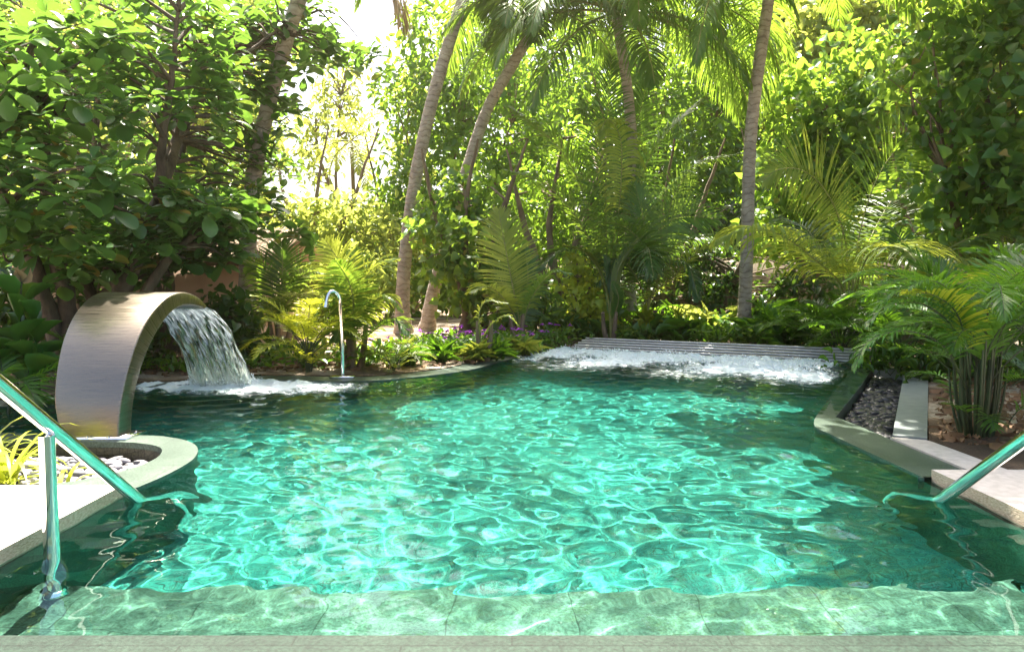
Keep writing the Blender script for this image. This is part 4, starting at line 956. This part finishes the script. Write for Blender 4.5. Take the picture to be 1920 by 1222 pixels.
bg('dark large leaved tree at the right edge, its leaves hanging down to the arecas', 'tree', (1860,680,9.6), [(1860,150,9.2,110,120,1,80),(1800,300,9.4,90,90,.9,60),(1880,360,9,80,100,.8,60),(1740,120,9.8,80,110,.8,44),(1830,440,9.4,120,50,.8,50),(1950,200,8.6,60,200,.8,50),(1900,20,9,120,80,.9,50)], HEART, .17, 10, 'heart', 113, up=.15)
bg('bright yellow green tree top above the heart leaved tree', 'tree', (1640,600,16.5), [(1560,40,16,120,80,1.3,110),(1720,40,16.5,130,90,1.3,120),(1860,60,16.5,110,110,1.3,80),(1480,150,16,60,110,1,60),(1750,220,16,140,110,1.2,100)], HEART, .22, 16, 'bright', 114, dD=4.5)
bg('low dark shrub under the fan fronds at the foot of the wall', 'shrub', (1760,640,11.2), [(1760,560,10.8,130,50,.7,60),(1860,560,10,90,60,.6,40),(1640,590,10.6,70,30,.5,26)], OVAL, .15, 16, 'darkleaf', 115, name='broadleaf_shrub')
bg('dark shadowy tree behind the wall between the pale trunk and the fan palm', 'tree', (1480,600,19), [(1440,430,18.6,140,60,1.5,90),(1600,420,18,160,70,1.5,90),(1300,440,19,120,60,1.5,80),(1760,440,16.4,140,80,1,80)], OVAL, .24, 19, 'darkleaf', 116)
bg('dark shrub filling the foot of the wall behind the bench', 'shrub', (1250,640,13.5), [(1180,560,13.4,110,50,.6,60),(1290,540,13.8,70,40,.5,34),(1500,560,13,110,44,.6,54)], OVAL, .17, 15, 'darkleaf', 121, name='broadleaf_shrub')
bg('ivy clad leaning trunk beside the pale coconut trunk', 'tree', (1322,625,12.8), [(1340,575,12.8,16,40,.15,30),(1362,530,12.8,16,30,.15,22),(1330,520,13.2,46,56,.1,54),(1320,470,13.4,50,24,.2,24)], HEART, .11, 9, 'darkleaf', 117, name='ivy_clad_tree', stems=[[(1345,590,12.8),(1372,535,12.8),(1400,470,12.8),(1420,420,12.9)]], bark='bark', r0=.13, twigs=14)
bg('round broad leaved shrub by the pink wall, behind the falling water', 'shrub', (420,690,8.0), [(425,600,8.0,40,50,.35,34),(440,650,7.8,30,30,.3,16)], HEART, .13, 10, 'darkleaf', 118, name='broadleaf_shrub', r0=.02, twigs=16, stems=[[(422,650,8),(425,600,8)]])
bg('dark undergrowth shrub beneath the almond trees behind the cannas', 'shrub', (150,715,7.4), [(90,610,7.6,120,50,.4,40),(230,640,7.8,80,50,.3,30),(10,560,7.6,70,60,.4,26)], OVAL, .16, 14, 'darkleaf', 119, name='broadleaf_shrub', r0=.03, twigs=20)
# shade tree whose crown hangs over the right bank above the picture
bg('tall tree on the right bank, its high crown above the picture shading the water', 'tree', (2150,760,7.5), [(1750,-260,8.6,260,110,1.3,100),(1500,-330,9,200,100,1.2,80),(2000,-150,8.5,200,150,1.2,70),(1300,-420,9.5,160,90,1,50),(1380,-240,8.8,230,60,.8,110),(1600,-260,8.0,200,60,.7,80),(1330,-470,6.6,150,30,.6,60),(1600,-420,6.4,170,30,.6,50)], HEART, .22, 16, 'heart', 120, stems=[[(2130,400,7.6),(2080,100,7.8),(1950,-150,8.2),(1700,-280,8.6)],[(2130,100,7.8),(2000,-160,8.4),(1500,-330,9)]])
# far mass of trees
def mass(name, blobs, T, size, per, mat, seed, label):
    rng = np.random.default_rng(seed); C = []
    for px, py, D, rx, ry, rz, n in blobs:
        c = np.array(tuple(at(px,py,D))); k = D/F; v = rng.normal(0,1,(n,3)); v = v/np.linalg.norm(v,axis=1)[:,None]*rng.uniform(.2,1,(n,1))**.5
        C.append(c + v*np.array([rx*k, rz, ry*k]))
    C = np.vstack(C); cen = np.repeat(C, per, 0); m = len(cen); off = rng.normal(0,.38,(m,3)); P = cen+off; P[:,2] = np.maximum(P[:,2], .05)
    o = finish(name, M[mat], None, [leaves(T, P, rng.normal(0,1,(m,3)), nrm(rng.normal(0,.6,(m,3))+[0,0,.5]), size*rng.uniform(.6,1.2,m))]); tag(o, label, 'trees', kind='stuff')
mass('far_trees', [(x, 470+10*math.sin(x), 27, 130, 75, 2, 90) for x in range(-300, 2300, 150)] + [(x, 250, 27, 150, 200, 2, 150) for x in list(range(-300, 420, 170)) + list(range(960, 2300, 170))]
     + [(x, 60, 25, 150, 120, 2, 120) for x in (1500,1700,1900,2100,-100,100)] + [(x, y, D_, 260, 130, 2, 110) for x, D_ in ((-500,20),(-950,17),(-1400,14),(-1900,12),(2500,19),(2900,17),(3400,14),(3900,12)) for y in (430, 200)], SMALL, .42, 26, 'broad', 200, 'far off mass of green trees closing the view behind everything')

# ---- low plants
def plant(label, px, py, D, n, L, seed, mat='broad', T=LONG, el=(20,80), name='leafy_plant', group='low plants along the far bank', cat='plant', hgt=.1, wid=.1, K=1, flowers=0):
    rng = np.random.default_rng(seed); b = at(px, py, D); b.z = .02; root = empty(name, tuple(b), label, cat, group)
    m = n; a = rng.uniform(0,6.28,m); e = np.radians(rng.uniform(*el,m)); d = np.c_[np.cos(e)*np.cos(a), np.cos(e)*np.sin(a), np.sin(e)]
    hh = rng.uniform(0,hgt,m); P = np.array(tuple(b)) + np.c_[rng.normal(0,wid,(m,2)), hh]
    finish('leaves', M[mat], root, [leaves(T, P, d, np.array([0,0,1.]) + .3*rng.normal(0,1,(m,3)) - d*.3, L*rng.uniform(.6,1.15,m))])
    mb = MB()
    for k in range(min(10, 3+n//20)): q = P[rng.integers(m)]; mb.tube([(b.x+rng.normal(0,wid*.3), b.y+rng.normal(0,wid*.3), 0), tuple(q)], [.006,.004], 4)
    part(mb, 'stem', M['stem'], root)
    if flowers:
        f = flowers; q = np.array(tuple(b)) + np.c_[rng.normal(0,wid*1.1,(f,2)), hgt + rng.uniform(.0,.09,f)]
        for k in range(f):
            c = np.repeat(q[[k]], 9, 0); dd = nrm(np.c_[rng.normal(0,1,(9,2)), rng.uniform(0,.8,9)]); finish('flower', M['purple'], root, [leaves(SMALL, c, dd, np.tile([0,0,1.],(9,1))+rng.normal(0,.2,(9,3)), np.full(9,.048))])
    return root
m, nt, p = newmat('purple petal'); p.inputs['Base Color'].default_value = (.55,.10,.66,1); p.inputs['Roughness'].default_value = .6; M['purple'] = m
g = np.random.default_rng(9)
# flowering ground plants behind the back coping
FL = [(770,672,8.6),(800,660,9.0),(828,676,8.5),(862,664,8.9),(895,672,8.7),(930,664,9.1),(958,672,9.0),(990,660,9.5),(1022,655,9.9),(1050,650,10.3),(845,648,9.8),(905,648,9.9),(960,645,10.2)]
fw = ['beside the free standing grey trunk, nearest the shower','between the two leaning trunks, close to the pool','in front of the leaning palm foot','right of the leaning palm foot, second row','left of the small pale palm','under the small pale drooping palm','right of the small pale palm at the pool edge',
 'below the upright frond palm, in the front row','halfway between the upright frond palm and the bench','touching the left end of the slatted bench','at the very foot of the leaning palm','behind the small pale drooping palm','behind the upright frond palm']
for i, (px, py, D) in enumerate(FL):
    plant('low purple flowering plant ' + fw[i], px, py, D, 150, .10, 300+i, mat='areca' if i % 3 else 'broad', T=SMALL if i % 2 else OVAL, name='flowering_plant', group='purple flowering plants in the bed', cat='flowering plant', hgt=.22, wid=.17, flowers=int(g.integers(2,6)), el=(-10,80))
tufts = [(828,690,7.9,'grassy tuft on the white stones nearest the shower'),(890,690,8.1,'grassy tuft at the water edge below the drooping little palm'),(930,682,8.3,'upright grassy tuft right of the edge palms'),(985,672,8.8,'thin bladed tuft leaning over the far pool edge'),(765,690,7.7,'pale tuft beside the little drooping palm')]
for i, (px, py, D, lb) in enumerate(tufts):
    plant(lb, px, py, D, 60, .27, 340+i, mat='coconut_pale' if i % 2 else 'areca', T=template([(0,.5),(.3,1),(.7,.7),(1,.05)], .045, .3, .5), name='grass_tuft', group='grassy tufts at the far pool edge', el=(25,85), hgt=.05, wid=.03, cat='grass tuft')
BH = [(1100,648),(1150,646),(1195,650),(1240,648),(1285,652),(1330,650),(1375,652),(1420,655),(1465,656),(1515,658),(1555,660),(1610,662)]
bw = ['at its left end','below the V shaped young palm','just right of the V shaped palm','under the raying young palm, left side','under the raying young palm, right side','left of the ivy clad trunk','at the ivy clad trunk foot','left of the pale straight trunk','right of the pale straight trunk','before the pale broad leaves','in front of the areca bush','at its right end by the areca bush']
kinds = [('areca',LONG,.26,70),('broad',OVAL,.13,150),('heart',HEART,.12,120),('areca',LONG,.32,60)]
for i, (px, py) in enumerate(BH):
    mt, T, L, n = kinds[i % 4]; D = 10.9 + .25*math.sin(i*2.1) - .0022*(px-1100)
    plant(['long bladed','fine oval leaved','heart leaved','spiky bladed'][i % 4] + ' low plant behind the bench ' + bw[i], px, py, D, n, L, 360+i, mat=mt, T=T, group='leafy plants behind the bench', hgt=.22, wid=.16, el=(5,80))
ww = ['behind the bench left end','behind the yellow leaved shrub','behind the V shaped palm','left of the dark curved trunk','at the dark curved trunk','right of the dark curved trunk','behind the raying palm','left of the ivy clad trunk','under the ivy leaves','between ivy clad and pale trunk','touching the pale trunk','right of the pale trunk','behind the pale broad leaves','left of the fan palm','at the fan palm foot','right of the fan palm foot']
for i in range(16):
    px = 1090 + i*35; D = 12.2 - .002*(px-1090) + .3*math.sin(i*1.7)
    mt, T, L, n = kinds[(i*3+1) % 4]; plant('second row green plant at the wall foot ' + ww[i], px, 640, D, n, L*1.25, 380+i, mat=mt if i % 3 else 'bright', T=T, group='plants at the foot of the wall', hgt=.35, wid=.2, el=(5,80))
plant('broad pale leaved plant left of the areca bush, by the wall', 1468, 650, 11.4, 26, .42, 410, mat='canna', T=LONG, hgt=.2, wid=.08, el=(35,85), group=None)
plant('upright pale banded leaves just behind the middle of the bench', 1215, 650, 10.9, 22, .38, 411, mat='areca_yellow', T=LONG, hgt=.25, wid=.05, el=(50,85), group=None)
lw = ['at the hut plinth','left of the dark young palm','at the dark young palm','behind the glowing areca','right of the glowing areca','behind the shower pipe','behind the bright young palm','left of the grey trunk foot','at the grey trunk foot']
for i in range(9):
    px = 500 + i*32 + g.integers(-8,8); plant('weedy green plant on the leaf strewn left bank ' + lw[i], px, 680, 8.0+.5*math.sin(i*2), 70, .13, 420+i, mat=['broad','bright','areca'][i%3], T=OVAL, group='weeds on the left bank', hgt=.2, wid=.15, el=(0,80))
rw = ['at the trench far end','at the grey kerb far end','right of the grey kerb end','behind the tall clump, left','behind the tall clump, middle','behind the tall clump, right','near the right edge','at the right edge']
for i in range(8):
    px = 1650 + i*38; plant('low green plant under the right arecas ' + rw[i], px, 690, 7.2+.6*math.sin(i*2.3), 90, .13, 440+i, mat=['areca','broad','darkleaf'][i%3], T=OVAL if i%2 else LONG, group='low plants under the right arecas', hgt=.2, wid=.2, el=(0,80))
sw = ['under the steel spout arch','seen just left of the falling sheet','behind the falling sheet','right of the falling sheet','below the round shrub','near the hut side trunk']
for i in range(6):
    px = 250 + i*45; plant('small bank plant ' + sw[i], px, 705, 7.2+.2*(i%2), 50, .11, 455+i, mat=['broad','areca'][i%2], T=OVAL, group='small plants behind the falling water', hgt=.1, wid=.12, el=(0,70))
# cannas at the left
def canna(label, px, py, D, h, n, seed):
    rng = np.random.default_rng(seed); b = at(px,py,D); b.z = .02; root = empty('canna_plant', tuple(b), label, 'plant', 'canna plants at the left bank')
    lean = rng.normal(0,.05,2); mb = MB(); mb.tube(smooth_pts([(b.x,b.y,0),(b.x+lean[0],b.y+lean[1],h*.5),(b.x+2*lean[0],b.y+lean[1]*2,h)],4), np.linspace(.014,.007,9), 7); part(mb, 'stem', M['stem'], root, True)
    BIG = template([(0,.05),(.12,.12),(.3,.8),(.5,1),(.75,.7),(.92,.25),(1,.02)], .17, .35, .30)
    for k in range(n):
        t = .25 + .7*k/n; a = k*2.6 + seed; e = rng.uniform(.7,1.15); o = np.array([[b.x+2*lean[0]*t, b.y+2*lean[1]*t, h*t]]); d = np.array([[math.cos(e)*math.cos(a), math.cos(e)*math.sin(a), math.sin(e)]])
        finish('leaf', M['canna'], root, [leaves(BIG, o, d, np.array([[0,0,1.]])-d*.5, np.array([rng.uniform(.30,.42)]))], True)
    c = np.array([[b.x+2*lean[0], b.y+2*lean[1], h]]); finish('flower_spike', M['dryfrond'], root, [leaves(LONG, np.repeat(c,4,0), rng.normal(0,.25,(4,3))+[0,0,1], rng.normal(0,1,(4,3)), np.full(4,.12))])
canna('tallest canna at the left edge with a pale flower spike', 30, 770, 5.35, .98, 7, 1)
canna('canna with upright leaves just left of the steel spout', 75, 762, 5.5, .72, 7, 2)
canna('half cut canna at the very left edge', -12, 770, 5.2, .66, 6, 4)
canna('short young canna between the taller ones', 55, 765, 5.3, .42, 5, 7)
# blades in the sunken planter
def blades(label, x, y, n, L, seed):
    rng = np.random.default_rng(seed); root = empty('spider_lily', (x,y,-.14), label, 'plant', 'yellow green plants in the sunken planter'); ch = []
    mb = MB()
    for k in range(n):
        P = arc((x+rng.normal(0,.02), y+rng.normal(0,.02), -.14), rng.uniform(0,360), rng.uniform(50,88), L*rng.uniform(.6,1.1), rng.uniform(80,150), 9)
        w = np.interp(np.linspace(0,1,9),[0,.3,.8,1],[.009,.012,.008,.001]); T_ = nrm(np.gradient(P,axis=0)); S = nrm(np.cross(T_, [0,0,1.])); V = np.stack([P-S*w[:,None], P+S*w[:,None]],1).reshape(-1,3)
        mb.add(V, [(2*i,2*i+2,2*i+3,2*i+1) for i in range(8)])
    part(mb, 'leaves', M['grass_yellow'], root)
blades('arching yellow green blades in the planter left of the handrail post', -2.72, 3.62, 46, .62, 1)
blades('yellow green blades at the left edge of the sunken planter', -3.0, 3.42, 40, .6, 2)
blades('small yellow green tuft growing through the pebbles under the handrail', -2.35, 3.5, 12, .36, 3)
blades('yellow green blades far back in the sunken planter', -3.05, 3.85, 34, .6, 4)

# ---- fallen leaves
def litter(name, polys, n, label, seed, size=.10, mat='dry'):
    rng = np.random.default_rng(seed); P = []
    for poly in polys:
        q = np.array(poly); lo, hi = q.min(0), q.max(0); x = rng.uniform(lo[0],hi[0],n*3); y = rng.uniform(lo[1],hi[1],n*3); k = inpoly(x,y,poly)
        P.append(np.c_[x[k][:n], y[k][:n], rng.uniform(.025,.055,min(n,k.sum()))])
    P = np.vstack(P); m = len(P); a = rng.uniform(0,6.28,m)
    o = finish(name, M[mat], None, [leaves(CURL, P, np.c_[np.cos(a),np.sin(a),rng.normal(0,.2,m)], np.c_[rng.normal(0,.35,(m,2)),np.ones(m)], size*rng.uniform(.5,1.3,m))]); tag(o, label, 'leaf litter', kind='stuff')
litter('fallen_leaves', [[(2.6,4.1),(3.6,3.4),(5.5,3.4),(7,8),(4.6,8),(4.4,7)]], 3200, 'curled brown fallen leaves on the bed beside the grey kerb', 1, .085)
litter('fallen_leaves', [[(-6.2,5.8),(-3.6,6.8),(-2.7,7.15),(-1.2,7.3),(-.4,8.1),(.7,10.2),(.5,12.5),(-6.2,9)]], 2600, 'brown fallen leaves covering the far left bank', 2, .09)
litter('fallen_leaves', [[(.9,10.8),(4.8,9),(9,8.5),(9,14),(1,18)]], 2200, 'fallen leaves under the plants behind the bench', 3, .10)
# ---------------------------------------------------------------- warm hazy air
def haze():
    mb = MB(); mb.box((-30,-14,-1.2),(30,42,13.5)); m = bpy.data.materials.new('hazy air'); m.use_nodes = True; nt = m.node_tree
    nt.nodes.remove(nt.nodes['Principled BSDF']); v = N(nt, 'VolumePrincipled'); v.inputs['Color'].default_value = (1,.88,.62,1)
    v.inputs['Density'].default_value = .0012; v.inputs['Anisotropy'].default_value = .82
    nt.links.new(v.outputs[0], nt.nodes['Material Output'].inputs['Volume']); o = mb.build('haze', m)
    tag(o, kind='stuff', label='warm sunlit haze in the air between the trees', cat='haze')
haze()
